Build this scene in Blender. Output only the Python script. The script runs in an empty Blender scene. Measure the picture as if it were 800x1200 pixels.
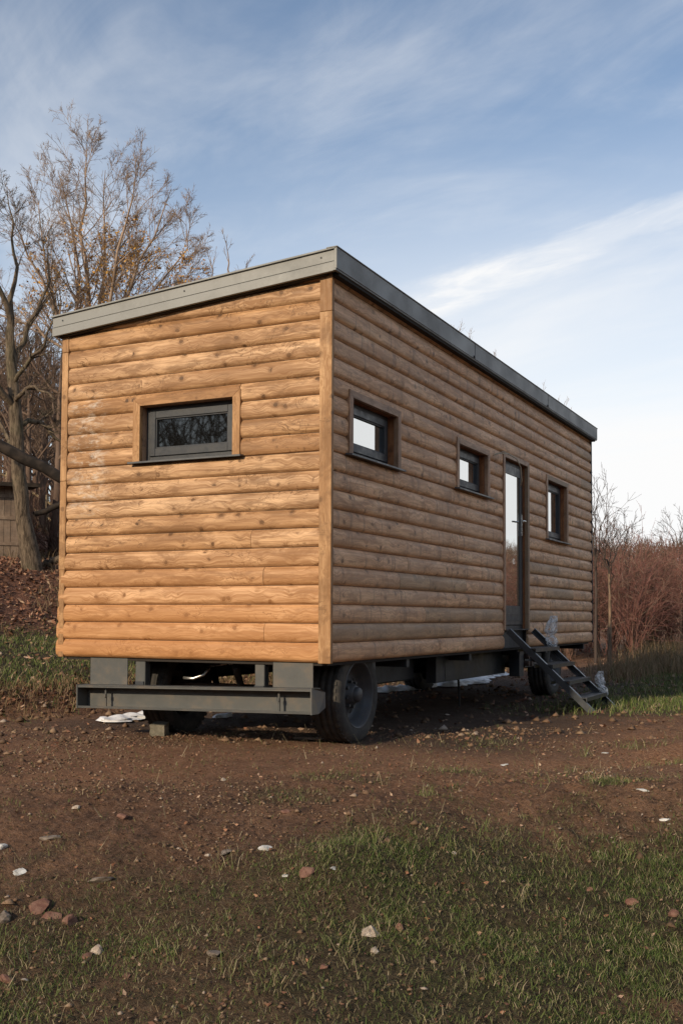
import bpy, bmesh, math, random
import numpy as np
from mathutils import Vector, Matrix
random.seed(7); RNG = np.random.default_rng(11)
SC = bpy.context.scene
COL = SC.collection
R = math.radians

# ------------------------------------------------------------------ camera
CX, CY, CZ = 3.46088979, -6.87219786, .32345779
YAW, PITCH, ROLL = .45658264, .05034052, .00429236
FPX, PPY = 1255.811, 659.863
Fv = np.array([-math.sin(YAW)*math.cos(PITCH), math.cos(YAW)*math.cos(PITCH), math.sin(PITCH)])
R0 = np.array([math.cos(YAW), math.sin(YAW), 0.]); U0 = np.cross(R0, Fv)
Rv = R0*math.cos(ROLL)+U0*math.sin(ROLL); Uv = -R0*math.sin(ROLL)+U0*math.cos(ROLL)
CAM = np.array([CX, CY, CZ])
cam = bpy.data.cameras.new('camera'); camo = bpy.data.objects.new('camera', cam); COL.objects.link(camo)
camo.matrix_world = Matrix(((Rv[0], Uv[0], -Fv[0], CX), (Rv[1], Uv[1], -Fv[1], CY), (Rv[2], Uv[2], -Fv[2], CZ), (0, 0, 0, 1)))
cam.sensor_fit = 'VERTICAL'; cam.sensor_height = 36; cam.lens = FPX/1200*36
cam.shift_y = (PPY-600)/1200; cam.clip_start = .05; cam.clip_end = 6000
SC.camera = camo

def ray(px, py): return Fv+Rv*(px-400)/FPX-Uv*(py-PPY)/FPX
def at(px, py, D): return CAM+ray(px, py)*D

# ------------------------------------------------------------------ noise and terrain
def vnoise(x, y, seed=0):
    xi = np.floor(x).astype(np.int64); yi = np.floor(y).astype(np.int64)
    xf = x-xi; yf = y-yi
    def h(a, b):
        n = (a*374761393+b*668265263+seed*974634777) & 0xffffffff
        n = ((n ^ (n >> 13))*1274126177) & 0xffffffff
        n = (n ^ (n >> 16)) & 0xffffffff
        return n/4294967295.0
    u = xf*xf*(3-2*xf); v = yf*yf*(3-2*yf)
    return (h(xi, yi)*(1-u)+h(xi+1, yi)*u)*(1-v)+(h(xi, yi+1)*(1-u)+h(xi+1, yi+1)*u)*v
def fbm(x, y, f, octv=4, seed=0, g=.5):
    s = 0; a = 1; t = 0
    for i in range(octv):
        s = s+a*(vnoise(x*f+17.3*i, y*f-9.1*i, seed+i)-.5); t += a; a *= g; f *= 2.07
    return s/t*2
def sstep(a, b, x):
    t = np.clip((x-a)/(b-a), 0, 1); return t*t*(3-2*t)
def fwd(x, y):                                   # metres in front of the photographer, and to the side
    dx = x-CX; dy = y-CY
    return -dx*math.sin(YAW)+dy*math.cos(YAW), dx*math.cos(YAW)+dy*math.sin(YAW)
def foot_t(x, y):                                # metres into the bank on the far side of the house
    xf = -3.7+.15*(np.clip(y, -8, 14)-.7)-np.maximum(0, -8-y)*.4-np.maximum(0, y-14)*.75
    return xf+fbm(x, y, .45, 3, 5)*.35-x
def track(x, y):                                 # packed, driven earth that swings past the wagon's corner
    s, l = fwd(x, y); c = 7.35+.20*(l+.5)+.05*np.maximum(0, l-1)**2+fbm(x, y, .4, 2, 73)*.3
    return sstep(1.25, .7, np.abs(s-c))*sstep(-2.6, -1.2, l)
def ruts(x, y):
    s, l = fwd(x, y); c = 7.35+.20*(l+.5)+.05*np.maximum(0, l-1)**2; d = np.minimum(np.abs(s-c+.62), np.abs(s-c-.62))
    return np.exp(-(d/.14)**2)*sstep(-2.6, -1.2, l)*(.4+.9*vnoise(x*.8, y*.8, 79))
def ground_h(x, y, fine=True):
    x = np.asarray(x, float); y = np.asarray(y, float)
    s, l = fwd(x, y)
    h = -.64-.5*sstep(6.3, 3.3, s+fbm(x, y, .6, 2, 3)*.35)
    h = h-.16*sstep(3.2, -6, s)
    t = foot_t(x, y)
    prof = np.interp(t, [-1, 0, .5, 1.2, 4.7, 7.2, 8, 11.5, 16, 20, 60, 200], [0, 0, .2, .27, .62, 1.74, 1.95, 2.3, 4.3, 4.8, 5.8, 9])
    h = h+prof
    r = np.hypot(x-CX, y-CY)
    far = sstep(60, 170, r)*(8.5+3*fbm(x, y, .006, 3, 9))*sstep(-.2, .3, (y-CY)/np.maximum(r, 1))
    h = h+far
    # lip of churned earth on the right, small mounds
    lip = np.exp(-((s-5.75)/.32)**2)*sstep(.9, 1.9, l)*.10
    lip += np.exp(-((s-7.6)/.5)**2-((l-2.7)/.5)**2)*.10
    lip += np.exp(-((s-4.95)/.22)**2-((l-.0)/.28)**2)*.09
    h = h+lip-.055*ruts(x, y)
    near = sstep(60, 12, r)
    h = h+fbm(x, y, .55, 3, 21)*.05*near+fbm(x, y, .11, 3, 31)*.10*sstep(9, 30, r)
    pad = sstep(1.6, .0, np.maximum(np.maximum(-2.6-x, x-.6), np.maximum(-.8-y, y-8.4)))
    h = h*(1-pad*.9)+(-.645)*pad*.9
    if fine:
        rough = (.45+.9*vnoise(x*.9, y*.9, 77))*near*(1-.55*pad)*(1-.62*track(x, y))
        h = h+fbm(x, y, 3.1, 4, 41, .62)*.045*rough+np.abs(fbm(x, y, 11, 3, 51, .7))*.030*rough*sstep(22, 9, r)-np.abs(fbm(x, y, 6, 3, 57, .6))*.022*rough*sstep(22, 9, r)
    return h
def gz(x, y): return float(ground_h(np.array([x]), np.array([y]))[0])
def gpix(px, py):                                # where the sight line meets the terrain
    v = ray(px, py); d = np.concatenate([np.arange(2, 16, .02), np.arange(16, 80, .1)])
    P = CAM+v*d[:, None]; g = ground_h(P[:, 0], P[:, 1])
    k = np.argmax(P[:, 2] <= g)
    return P[k, 0], P[k, 1], float(g[k]), d[k]

# ------------------------------------------------------------------ materials
MATS = {}
class NT:
    def __init__(s, name):
        s.m = bpy.data.materials.new(name); s.m.use_nodes = True; s.t = s.m.node_tree; s.t.nodes.clear()
        s.out = s.n('ShaderNodeOutputMaterial'); MATS[name] = s.m
    def n(s, typ, **kw):
        nd = s.t.nodes.new(typ)
        for k, v in kw.items():
            if k == 'I':
                for a, b in v.items(): s.set(nd.inputs[a], b)
            else: setattr(nd, k, v)
        return nd
    def set(s, inp, v):
        if isinstance(v, bpy.types.NodeSocket): s.t.links.new(v, inp)
        else: inp.default_value = v
    def coord(s, kind='Object'): return s.n('ShaderNodeTexCoord').outputs[kind]
    def map(s, vec, scale=(1, 1, 1), loc=(0, 0, 0)):
        return s.n('ShaderNodeMapping', I={'Vector': vec, 'Scale': scale, 'Location': loc}).outputs[0]
    def noise(s, vec, sc, det=4, rough=.55, dist=0):
        return s.n('ShaderNodeTexNoise', I={'Vector': vec, 'Scale': sc, 'Detail': det, 'Roughness': rough, 'Distortion': dist}).outputs[0]
    def vor(s, vec, sc, feat='F1'):
        return s.n('ShaderNodeTexVoronoi', feature=feat, I={'Vector': vec, 'Scale': sc}).outputs[0]
    def mix(s, f, a, b, mode='MIX'):
        nd = s.n('ShaderNodeMix', data_type='RGBA', blend_type=mode)
        s.set(nd.inputs[0], f); s.set(nd.inputs[6], c4(a)); s.set(nd.inputs[7], c4(b)); return nd.outputs[2]
    def math(s, op, a, b=0, c=0, clamp=False):
        nd = s.n('ShaderNodeMath', operation=op, use_clamp=clamp)
        s.set(nd.inputs[0], a); s.set(nd.inputs[1], b); s.set(nd.inputs[2], c); return nd.outputs[0]
    def ss(s, v, a, b, lo=0., hi=1.):
        return s.n('ShaderNodeMapRange', interpolation_type='SMOOTHSTEP', I={0: v, 1: a, 2: b, 3: lo, 4: hi}).outputs[0]
    def attr(s, name): return s.n('ShaderNodeAttribute', attribute_name=name).outputs['Fac']
    def bump(s, h, strength=.3, dist=.01):
        return s.n('ShaderNodeBump', I={'Height': h, 'Strength': strength, 'Distance': dist}).outputs[0]
    def bsdf(s, col, rough=.6, metal=0., nrm=None, spec=.5, **kw):
        b = s.n('ShaderNodeBsdfPrincipled')
        s.set(b.inputs['Base Color'], c4(col)); s.set(b.inputs['Roughness'], rough); s.set(b.inputs['Metallic'], metal)
        s.set(b.inputs['Specular IOR Level'], spec)
        if nrm is not None: s.set(b.inputs['Normal'], nrm)
        for k, v in kw.items(): s.set(b.inputs[k], v)
        s.t.links.new(b.outputs[0], s.out.inputs[0]); return b
def c4(c): return c if isinstance(c, bpy.types.NodeSocket) else (c[0], c[1], c[2], 1)

def wood(name, ca, cb, dark, axis=0, knots=1., stain=False, grey=0., shrow=True):
    t = NT(name); co = t.coord()
    sep = t.n('ShaderNodeSeparateXYZ', I={0: co}).outputs
    a = [0, 1, 2]; a.remove(axis)
    rnd = t.attr('rnd')
    off = t.math('MULTIPLY', rnd, 37.)
    comb = t.n('ShaderNodeCombineXYZ', I={0: t.math('ADD', sep[axis], off), 1: sep[a[0]], 2: sep[a[1]]}).outputs[0]
    # knots: 2D cells along the board, one row of cells per board
    k2 = t.n('ShaderNodeCombineXYZ', I={0: t.math('MULTIPLY', t.math('ADD', sep[axis], off), 6.2), 1: t.math('MULTIPLY', sep[2] if axis != 2 else sep[0], 7.17)}).outputs[0]
    kd = t.n('ShaderNodeTexVoronoi', voronoi_dimensions='2D', I={'Vector': k2, 'Scale': 1., 'Randomness': 1.}).outputs[0]
    kn = t.noise(t.map(comb, (14, 20, 30)), 1., 3, .6)
    kdw = t.math('ADD', kd, t.math('MULTIPLY_ADD', kn, .16, -.08))
    near = t.ss(kd, .0, .55, 1., 0.)
    warp = t.math('MULTIPLY', near, .028)
    wv = t.n('ShaderNodeVectorMath', operation='ADD', I={0: comb, 1: t.n('ShaderNodeCombineXYZ', I={2: warp}).outputs[0]}).outputs[0]
    g1 = t.noise(t.map(wv, (1.0, 52, 52)), 1., 5, .7, .35)
    g2 = t.noise(t.map(wv, (5., 190, 190)), 1., 3, .6)
    g3 = t.noise(t.map(comb, (1.3, 6, 7)), 1., 4, .65, .4)
    col = t.mix(rnd, ca, cb)
    col = t.mix(t.ss(g1, .44, .60, 0, .66), col, dark)
    col = t.mix(t.ss(g3, .45, .62, 0, .50), col, dark)
    col = t.mix(t.ss(g2, .48, .66, 0, .5), col, dark)
    col = t.mix(t.ss(g3, .48, .28, 0, .5), col, [min(1, x*1.30) for x in ca])
    if knots:
        sel = t.ss(t.noise(t.map(comb, (4.3, 0, 7.)), 1., 2, .7), .52, .57)
        core = t.math('MULTIPLY', t.ss(kdw, .09, .14, 1, 0), sel)
        halo = t.math('MULTIPLY', t.ss(kdw, .08, .38, .42, 0), sel)
        ring = t.math('MULTIPLY', t.math('MULTIPLY', t.ss(t.math('ABSOLUTE', t.math('ADD', kdw, -.17)), .0, .03, .7, 0), sel), t.ss(kn, .42, .55))
        col = t.mix(t.math('MULTIPLY', halo, knots), col, [x*.85 for x in dark])
        col = t.mix(t.math('MULTIPLY', ring, knots), col, [x*.40 for x in dark])
        col = t.mix(t.math('MULTIPLY', core, .9*knots), col, [x*.30 for x in dark])
        # short dark flames that run across the board beside knots
        fl = t.noise(t.map(comb, (7.5, 3, 9)), 1., 3, .6, 1.3)
        fm = t.ss(t.noise(t.map(comb, (1.9, 0, 5), (5, 0, 2)), 1., 2), .50, .58)
        line = t.math('MULTIPLY', t.ss(t.math('ABSOLUTE', t.math('ADD', fl, -.5)), .0, .020, .8, 0), fm)
        col = t.mix(t.math('MULTIPLY', line, knots), col, [x*.42 for x in dark])
    # blotchy weathering
    bl = t.noise(t.map(comb, (2.2, 3, 11)), 1., 6, .72, .8)
    col = t.mix(t.ss(bl, .47, .62, 0, .62), col, [x*.66 for x in dark])
    bs = t.noise(t.map(comb, (.8, 2, 7.2), (3, 0, 1)), 1., 3, .6)
    col = t.mix(t.ss(bs, .42, .64, 0, .38), col, dark)
    if grey:
        gm = t.noise(t.map(co, (.35, 1, 1.3)), 1., 5, .7)
        col = t.mix(t.ss(gm, .38, .66, grey*.3, grey), col, (.54, .375, .25))
        dr = t.noise(t.map(comb, (9, 1, .9)), 1., 5, .75)
        col = t.mix(t.ss(dr, .53, .64, 0, .5), col, (.15, .10, .07))
        # a more weathered row or two
        row = t.math('MULTIPLY', t.ss(rnd, .90, .92), .38)
        col = t.mix(row, col, (.20, .17, .11))
    if stain:                                     # mineral bloom down the left of the end wall
        sx = t.ss(t.math('ABSOLUTE', t.math('ADD', sep[0], 2.22)), .06, .26, 1, 0)
        sz = t.math('MULTIPLY', t.ss(sep[2], 1.0, 1.3), t.ss(sep[2], 2.2, 2.0))
        sn = t.noise(t.map(co, (6, 1, 15)), 1., 6, .8, .25)
        m = t.math('MULTIPLY', t.math('MULTIPLY', sx, sz), t.ss(sn, .47, .63, 0, .62))
        col = t.mix(m, col, (.62, .56, .48))
        hz = t.ss(sep[2], .1, 1.15, 1, 0)
        col = t.mix(t.math('MULTIPLY', hz, .62), col, t.mix(.6, col, (.56, .24, .075)))
    b = t.bump(t.math('ADD', g1, t.math('MULTIPLY', g2, .5)), .35, .004)
    t.bsdf(col, t.ss(g1, .3, .7, .5, .68), nrm=b, spec=.35)
    return t.m
wood('pine_siding', (.66, .43, .245), (.46, .255, .112), (.235, .115, .046), stain=True)
wood('weathered_siding', (.86, .51, .28), (.72, .41, .21), (.38, .195, .095), axis=1, grey=.34)
wood('pine_trim', (.50, .30, .145), (.42, .23, .10), (.26, .13, .05), axis=2, knots=.7)
wood('pine_trim_flat', (.46, .265, .125), (.40, .215, .092), (.25, .125, .05), axis=0, knots=.7)
wood('brown_trim', (.48, .28, .165), (.38, .21, .12), (.2, .105, .055), axis=2, knots=.6, grey=.25)
wood('brown_trim_flat', (.50, .31, .20), (.4, .24, .15), (.2, .12, .075), axis=1, knots=.5, grey=.4)
wood('reveal_wood', (.46, .19, .075), (.38, .15, .058), (.17, .065, .025), axis=2, knots=.6)
wood('grey_plank', (.20, .155, .115), (.13, .10, .076), (.07, .052, .04), axis=2, knots=.6, grey=.3)
wood('rail_wood', (.42, .33, .20), (.32, .25, .15), (.2, .14, .08), axis=0, knots=.5)
wood('plank_board', (.22, .17, .12), (.16, .12, .09), (.08, .06, .045), axis=0, knots=.5)

def metal(name, col, rough=.45, met=.3, dirt=(.10, .075, .055), da=.3, scale=6):
    t = NT(name); co = t.coord()
    n = t.noise(co, scale, 6, .65); n2 = t.noise(co, scale*9, 4, .6)
    c = t.mix(t.ss(n, .45, .75, 0, da), col, dirt)
    c = t.mix(t.ss(n2, .55, .75, 0, .25), c, [min(1, x*1.5) for x in col])
    t.bsdf(c, t.ss(n, .3, .7, rough-.08, rough+.15), met, t.bump(t.noise(co, scale*3, 3), .12, .004))
    return t.m
metal('zinc_fascia', (.225, .23, .22), .55, .15, (.13, .13, .12), .3, 2)
metal('grey_steel', (.075, .078, .075), .5, .1, (.14, .11, .08), .75)
metal('dark_steel', (.030, .034, .040), .5, .2, (.06, .045, .035), .4)
metal('step_steel', (.042, .048, .055), .38, .3, (.09, .07, .05), .25)
metal('anthracite', (.032, .035, .039), .42, .05, (.055, .05, .045), .2, 12)
metal('sill_metal', (.085, .09, .095), .42, .25, (.12, .115, .11), .4, 14)
metal('chrome', (.62, .62, .60), .25, .9, (.3, .28, .25), .2)
metal('rim_steel', (.05, .052, .055), .5, .2, (.12, .10, .08), .5, 9)
metal('axle_rust', (.07, .045, .034), .8, .1, (.22, .12, .075), .6)
metal('roofing', (.06, .06, .055), .9, .0, (.05, .07, .03), .5)
metal('white_plastic', (.75, .74, .70), .5, 0, (.5, .45, .38), .2)

t = NT('glass'); lw = t.n('ShaderNodeLayerWeight', I={'Blend': .5}).outputs['Facing']
co = t.coord()
dn = t.noise(t.map(co, (14, 14, 9)), 4., 5, .7); drops = t.vor(co, 130)
gl = t.n('ShaderNodeBsdfGlossy', I={'Color': (.93, .95, .95, 1), 'Roughness': t.ss(dn, .45, .8, .015, .08)})
df = t.n('ShaderNodeBsdfPrincipled', I={'Base Color': t.mix(t.math('MULTIPLY', t.ss(dn, .5, .7), t.ss(drops, .35, .1)), (.006, .006, .006), (.04, .038, .035)), 'Roughness': .6, 'Specular IOR Level': .0})
mx = t.n('ShaderNodeMixShader', I={0: t.ss(lw, .12, .62, .035, .82), 1: df.outputs[0], 2: gl.outputs[0]})
t.t.links.new(mx.outputs[0], t.out.inputs[0])

t = NT('rubber'); co = t.coord(); n = t.noise(co, 9, 6, .7)
t.bsdf(t.mix(t.ss(n, .4, .7, .1, .7), (.032, .032, .031), (.10, .088, .072)), .85, nrm=t.bump(t.noise(co, 60, 3), .2, .003), spec=.25)
t = NT('bark'); co = t.coord('Object')
n = t.noise(t.map(co, (22, 22, 4)), 1., 6, .75, .6); n2 = t.noise(co, 1.3, 4)
c = t.mix(t.ss(n, .35, .65), (.04, .03, .021), (.19, .145, .102)); c = t.mix(t.ss(n2, .5, .7, 0, .3), c, (.11, .115, .065))
t.bsdf(c, .9, nrm=t.bump(n, .9, .03), spec=.15)
t = NT('twig_bark'); co = t.coord(); n = t.noise(co, 3., 4)
t.bsdf(t.mix(t.ss(n, .35, .65), (.18, .128, .092), (.35, .255, .185)), .85, spec=.2)
t = NT('ridge_bark'); co = t.coord(); n = t.noise(co, .8, 4)
t.bsdf(t.mix(t.ss(n, .35, .65), (.10, .068, .052), (.17, .12, .09)), .9, spec=.1)
t = NT('thin_twig'); t.bsdf((.075, .058, .05), .9, spec=.1)
t = NT('dark_bark'); co = t.coord(); n = t.noise(t.map(co, (6, 6, 6)), 1., 5)
t.bsdf(t.mix(t.ss(n, .35, .65), (.018, .015, .013), (.045, .035, .028)), .9, nrm=t.bump(n, .6, .02), spec=.15)
t = NT('pale_bark'); co = t.coord(); n = t.noise(t.map(co, (20, 20, 3)), 1., 5, .7)
t.bsdf(t.mix(t.ss(n, .35, .65), (.08, .06, .045), (.26, .18, .12)), .9, nrm=t.bump(n, .6, .02), spec=.15)
def rndcol(name, stops, rough=.8, trans=0.):
    t = NT(name); r = t.attr('rnd'); nd = t.n('ShaderNodeValToRGB', I={0: r})
    el = nd.color_ramp.elements
    while len(el) < len(stops): el.new(.5)
    for i, (p, c) in enumerate(stops): el[i].position = p; el[i].color = c4(c)
    t.bsdf(nd.outputs[0], rough, spec=.2); return t.m
rndcol('yellow_leaf', [(0, (.46, .24, .05)), (.5, (.52, .30, .07)), (1, (.32, .15, .06))])
rndcol('red_twig', [(0, (.10, .068, .048)), (.3, (.15, .085, .062)), (.6, (.21, .095, .078)), (.85, (.29, .135, .11)), (1, (.32, .25, .18))])
rndcol('leaf_litter', [(0, (.09, .05, .035)), (.5, (.19, .09, .055)), (.8, (.29, .15, .09)), (1, (.42, .30, .21))])
rndcol('grass_blade', [(0, (.040, .062, .015)), (.45, (.080, .118, .030)), (.78, (.145, .17, .055)), (.86, (.20, .17, .09)), (1, (.34, .28, .18))])
rndcol('dry_grass', [(0, (.13, .09, .05)), (.4, (.20, .14, .08)), (.7, (.28, .20, .12)), (.8, (.07, .08, .028)), (1, (.06, .09, .025))])
rndcol('gravel_mix', [(0, (.10, .064, .040)), (.6, (.18, .112, .070)), (.88, (.25, .17, .11)), (1, (.33, .27, .22))])
def rock(name, ca, cb):
    t = NT(name); co = t.coord(); n = t.noise(co, 22, 6, .7)
    t.bsdf(t.mix(t.ss(n, .35, .65), ca, cb), .85, nrm=t.bump(n, .5, .01), spec=.25)
rock('grey_stone', (.13, .105, .085), (.24, .20, .165)); rock('brick_red', (.13, .062, .045), (.22, .125, .09))
rock('pale_stone', (.28, .22, .17), (.50, .43, .35)); rock('white_scrap', (.42, .41, .38), (.66, .66, .63)); rock('concrete', (.13, .12, .09), (.21, .19, .15))
t = NT('snow'); co = t.coord(); n = t.noise(co, 9, 5)
t.bsdf(t.mix(t.ss(n, .45, .8), (.82, .83, .84), (.55, .53, .50)), .6, nrm=t.bump(n, .5, .02))
t = NT('plastic_wrap'); co = t.coord(); n = t.noise(co, 30, 4, .7)
tr = t.n('ShaderNodeBsdfTransparent', I={0: (.95, .96, .97, 1)}); g = t.n('ShaderNodeBsdfPrincipled', I={'Base Color': (.75, .78, .80, 1), 'Roughness': .15, 'Normal': t.bump(n, .6, .006)})
mx = t.n('ShaderNodeMixShader', I={0: t.ss(n, .40, .62, .12, .75), 1: tr.outputs[0], 2: g.outputs[0]}); t.t.links.new(mx.outputs[0], t.out.inputs[0])
t = NT('cable_skin'); t.bsdf((.42, .36, .26), .6)
t = NT('gap_black'); t.bsdf((.02, .016, .013), .9)

t = NT('ground'); co = t.coord()
n1 = t.noise(co, .9, 6, .65); n2 = t.noise(co, 5.5, 6, .7); n3 = t.noise(co, 38, 5, .75); n4 = t.noise(co, 150, 3, .7)
dirt = t.mix(t.ss(n1, .35, .65), (.19, .105, .064), (.30, .170, .100))
dirt = t.mix(t.ss(n2, .44, .64, 0, .7), dirt, (.095, .058, .042))
dirt = t.mix(t.ss(n3, .5, .66, 0, .6), dirt, (.30, .20, .145))
dirt = t.mix(t.ss(n3, .48, .32, 0, .8), dirt, (.030, .020, .016))
dirt = t.mix(t.ss(n4, .62, .78, 0, .7), dirt, (.26, .19, .14))
red = t.attr('red'); gr = t.attr('grass'); lf = t.attr('leaf'); dark_soil = t.attr('dark_soil')
dirt = t.mix(t.math('MULTIPLY', red, .7), dirt, t.mix(t.ss(n3, .38, .65), (.28, .140, .078), (.46, .26, .155)))
dirt = t.mix(dark_soil, dirt, t.mix(t.ss(n2, .4, .6), (.06, .044, .035), (.10, .074, .056)))
soil = t.mix(t.ss(n3, .4, .6), (.045, .035, .022), (.12, .092, .055)); soil = t.mix(t.ss(n2, .45, .65, 0, .5), soil, (.05, .055, .022))
c = t.mix(gr, dirt, soil)
lc = t.mix(t.ss(n3, .4, .62), (.12, .06, .04), (.30, .145, .09)); lc = t.mix(t.ss(n2, .5, .7, 0, .5), lc, (.04, .028, .022))
c = t.mix(lf, c, lc)
hh = t.math('ADD', t.math('MULTIPLY', n3, 1.), t.math('ADD', t.math('MULTIPLY', n4, .45), n2))
t.bsdf(c, .92, nrm=t.bump(hh, 1., .05), spec=.15)

# ------------------------------------------------------------------ mesh helpers
def finish(me, name, mat, parent=None, smooth=False):
    if mat: me.materials.append(MATS[mat])
    if smooth: me.polygons.foreach_set('use_smooth', [True]*len(me.polygons))
    o = bpy.data.objects.new(name, me); COL.objects.link(o)
    if parent: o.parent = parent
    return o
def np_mesh(name, V, faces, mat, parent=None, rnd=None, smooth=False, attrs=None):
    """faces: list of (M,k) int arrays"""
    me = bpy.data.meshes.new(name); V = np.asarray(V, np.float32)
    me.vertices.add(len(V)); me.vertices.foreach_set('co', V.ravel())
    loops = np.concatenate([f.ravel() for f in faces]).astype(np.int32)
    cnt = np.concatenate([np.full(len(f), f.shape[1]) for f in faces]); st = np.concatenate([[0], np.cumsum(cnt)[:-1]]).astype(np.int32)
    me.loops.add(len(loops)); me.loops.foreach_set('vertex_index', loops)
    me.polygons.add(len(cnt)); me.polygons.foreach_set('loop_start', st)
    at_ = dict(attrs or {})
    if rnd is not None: at_['rnd'] = rnd
    for k, v in at_.items():
        a = me.attributes.new(k, 'FLOAT', 'POINT'); a.data.foreach_set('value', np.asarray(v, np.float32))
    me.update(calc_edges=True); me.validate()
    return finish(me, name, mat, parent, smooth)
class MB:
    def __init__(s): s.v = []; s.f = []; s.r = []; s.st = []
    def add(s, vs, fs, r=None):
        o = len(s.v); r = random.random() if r is None else r; s.st.append((o, len(s.f)))
        s.v += [tuple(v) for v in vs]; s.f += [tuple(i+o for i in f) for f in fs]; s.r += [r]*len(vs); return s
    def box(s, a, b, r=None, M=None):
        x0, y0, z0 = [min(p, q) for p, q in zip(a, b)]; x1, y1, z1 = [max(p, q) for p, q in zip(a, b)]
        vs = [(x0, y0, z0), (x1, y0, z0), (x1, y1, z0), (x0, y1, z0), (x0, y0, z1), (x1, y0, z1), (x1, y1, z1), (x0, y1, z1)]
        if M is not None: vs = [tuple(M @ Vector(v)) for v in vs]
        return s.add(vs, [(0, 3, 2, 1), (4, 5, 6, 7), (0, 1, 5, 4), (1, 2, 6, 5), (2, 3, 7, 6), (3, 0, 4, 7)], r)
    def tube(s, pts, rad, n=8, cap=True, r=None):
        pts = [Vector(p) for p in pts]; rs = rad if isinstance(rad, (list, tuple)) else [rad]*len(pts)
        vs = []; up = None
        for i, p in enumerate(pts):
            d = (pts[min(i+1, len(pts)-1)]-pts[max(i-1, 0)]).normalized()
            if up is None: up = Vector((0, 0, 1)) if abs(d.z) < .9 else Vector((1, 0, 0))
            a = d.cross(up).normalized(); b = a.cross(d).normalized(); up = b
            for k in range(n):
                w = 2*math.pi*k/n; vs.append(p+a*math.cos(w)*rs[i]+b*math.sin(w)*rs[i])
        fs = [(i*n+k, i*n+(k+1) % n, (i+1)*n+(k+1) % n, (i+1)*n+k) for i in range(len(pts)-1) for k in range(n)]
        if cap: fs += [tuple(range(n-1, -1, -1)), tuple((len(pts)-1)*n+k for k in range(n))]
        return s.add(vs, fs, r)
    def lathe_x(s, c, prof, n=40, r=None):        # prof: (x offset, radius), turned round an axis along x
        vs = []; m = len(prof)
        for k in range(n):
            w = 2*math.pi*k/n
            for (dx, ra) in prof: vs.append((c[0]+dx, c[1]+ra*math.cos(w), c[2]+ra*math.sin(w)))
        fs = [(k*m+i, k*m+i+1, ((k+1) % n)*m+i+1, ((k+1) % n)*m+i) for k in range(n) for i in range(m-1)]
        return s.add(vs, fs, r)
    def prism(s, poly, h0, h1, axis, r=None):     # extrude a 2D outline along an axis
        def P(u, v, w): return {0: (w, u, v), 1: (u, w, v), 2: (u, v, w)}[axis]
        n = len(poly); vs = [P(u, v, h0) for u, v in poly]+[P(u, v, h1) for u, v in poly]
        return s.add(vs, [tuple(range(n-1, -1, -1)), tuple(range(n, 2*n))]+[(i, (i+1) % n, n+(i+1) % n, n+i) for i in range(n)], r)
    def build(s, name, mat, parent=None, smooth=False, bevel=0):
        me = bpy.data.meshes.new(name); me.from_pydata(s.v, [], s.f)
        a = me.attributes.new('rnd', 'FLOAT', 'POINT'); a.data.foreach_set('value', s.r)
        bm = bmesh.new(); bm.from_mesh(me); bmesh.ops.recalc_face_normals(bm, faces=bm.faces)
        if bevel: bmesh.ops.bevel(bm, geom=list(bm.edges), offset=bevel, segments=1, affect='EDGES', clamp_overlap=True)
        bm.to_mesh(me); bm.free()
        return finish(me, name, mat, parent, smooth)
def _each(s, name, mat, parent=None, smooth=False, bevel=0, per=1):
    """one object for every `per` shapes that were added"""
    out = []
    for i in range(0, len(s.st), per):
        a = s.st[i]; nx = s.st[i+per] if i+per < len(s.st) else (len(s.v), len(s.f))
        q = MB(); q.v = s.v[a[0]:nx[0]]; q.f = [tuple(k-a[0] for k in f) for f in s.f[a[1]:nx[1]]]; q.r = s.r[a[0]:nx[0]]
        out.append(q.build(name, mat, parent, smooth, bevel))
    return out
MB.each = _each
def tag(o, label=None, cat=None, group=None, kind=None):
    if label: o['label'] = label
    if cat: o['category'] = cat
    if group: o['group'] = group
    if kind: o['kind'] = kind
    return o
def empty(name, loc=(0, 0, 0)):
    o = bpy.data.objects.new(name, None); COL.objects.link(o); o.location = loc; o.empty_display_size = .2; return o
def under(root):                                   # keep world placement of parts built in world coordinates
    L = root.location.copy()
    for c in root.children:
        c.location = c.location-L if c.type == 'MESH' else c.location
    return root

# ------------------------------------------------------------------ ground sheet
fan = R(27)
ang = np.concatenate([np.linspace(-fan, fan, 640), np.linspace(fan, 2*math.pi-fan, 150)[1:-1]])
rad = [.35]
while rad[-1] < 3000:
    r_ = rad[-1]; rad.append(r_+max(.013, min(r_*.0038, .3) if r_ < 45 else (r_-45)*.05+.25))
rad = np.array(rad)
A, Rr = np.meshgrid(ang, rad)
wa = A+math.pi/2+YAW
GX = CX+Rr*np.cos(wa); GY = CY+Rr*np.sin(wa)
GZ = ground_h(GX.ravel(), GY.ravel()).reshape(GX.shape)
nr, na = GX.shape
V = np.stack([GX, GY, GZ], -1).reshape(-1, 3); cidx = len(V)
V = np.vstack([V, [[CX, CY, gz(CX, CY)]]])
i, j = np.meshgrid(np.arange(nr-1), np.arange(na), indexing='ij'); j2 = (j+1) % na
quads = np.stack([i*na+j, (i+1)*na+j, (i+1)*na+j2, i*na+j2], -1).reshape(-1, 4)
jj = np.arange(na); tris = np.stack([np.full(na, cidx), jj, (jj+1) % na], -1)
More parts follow.
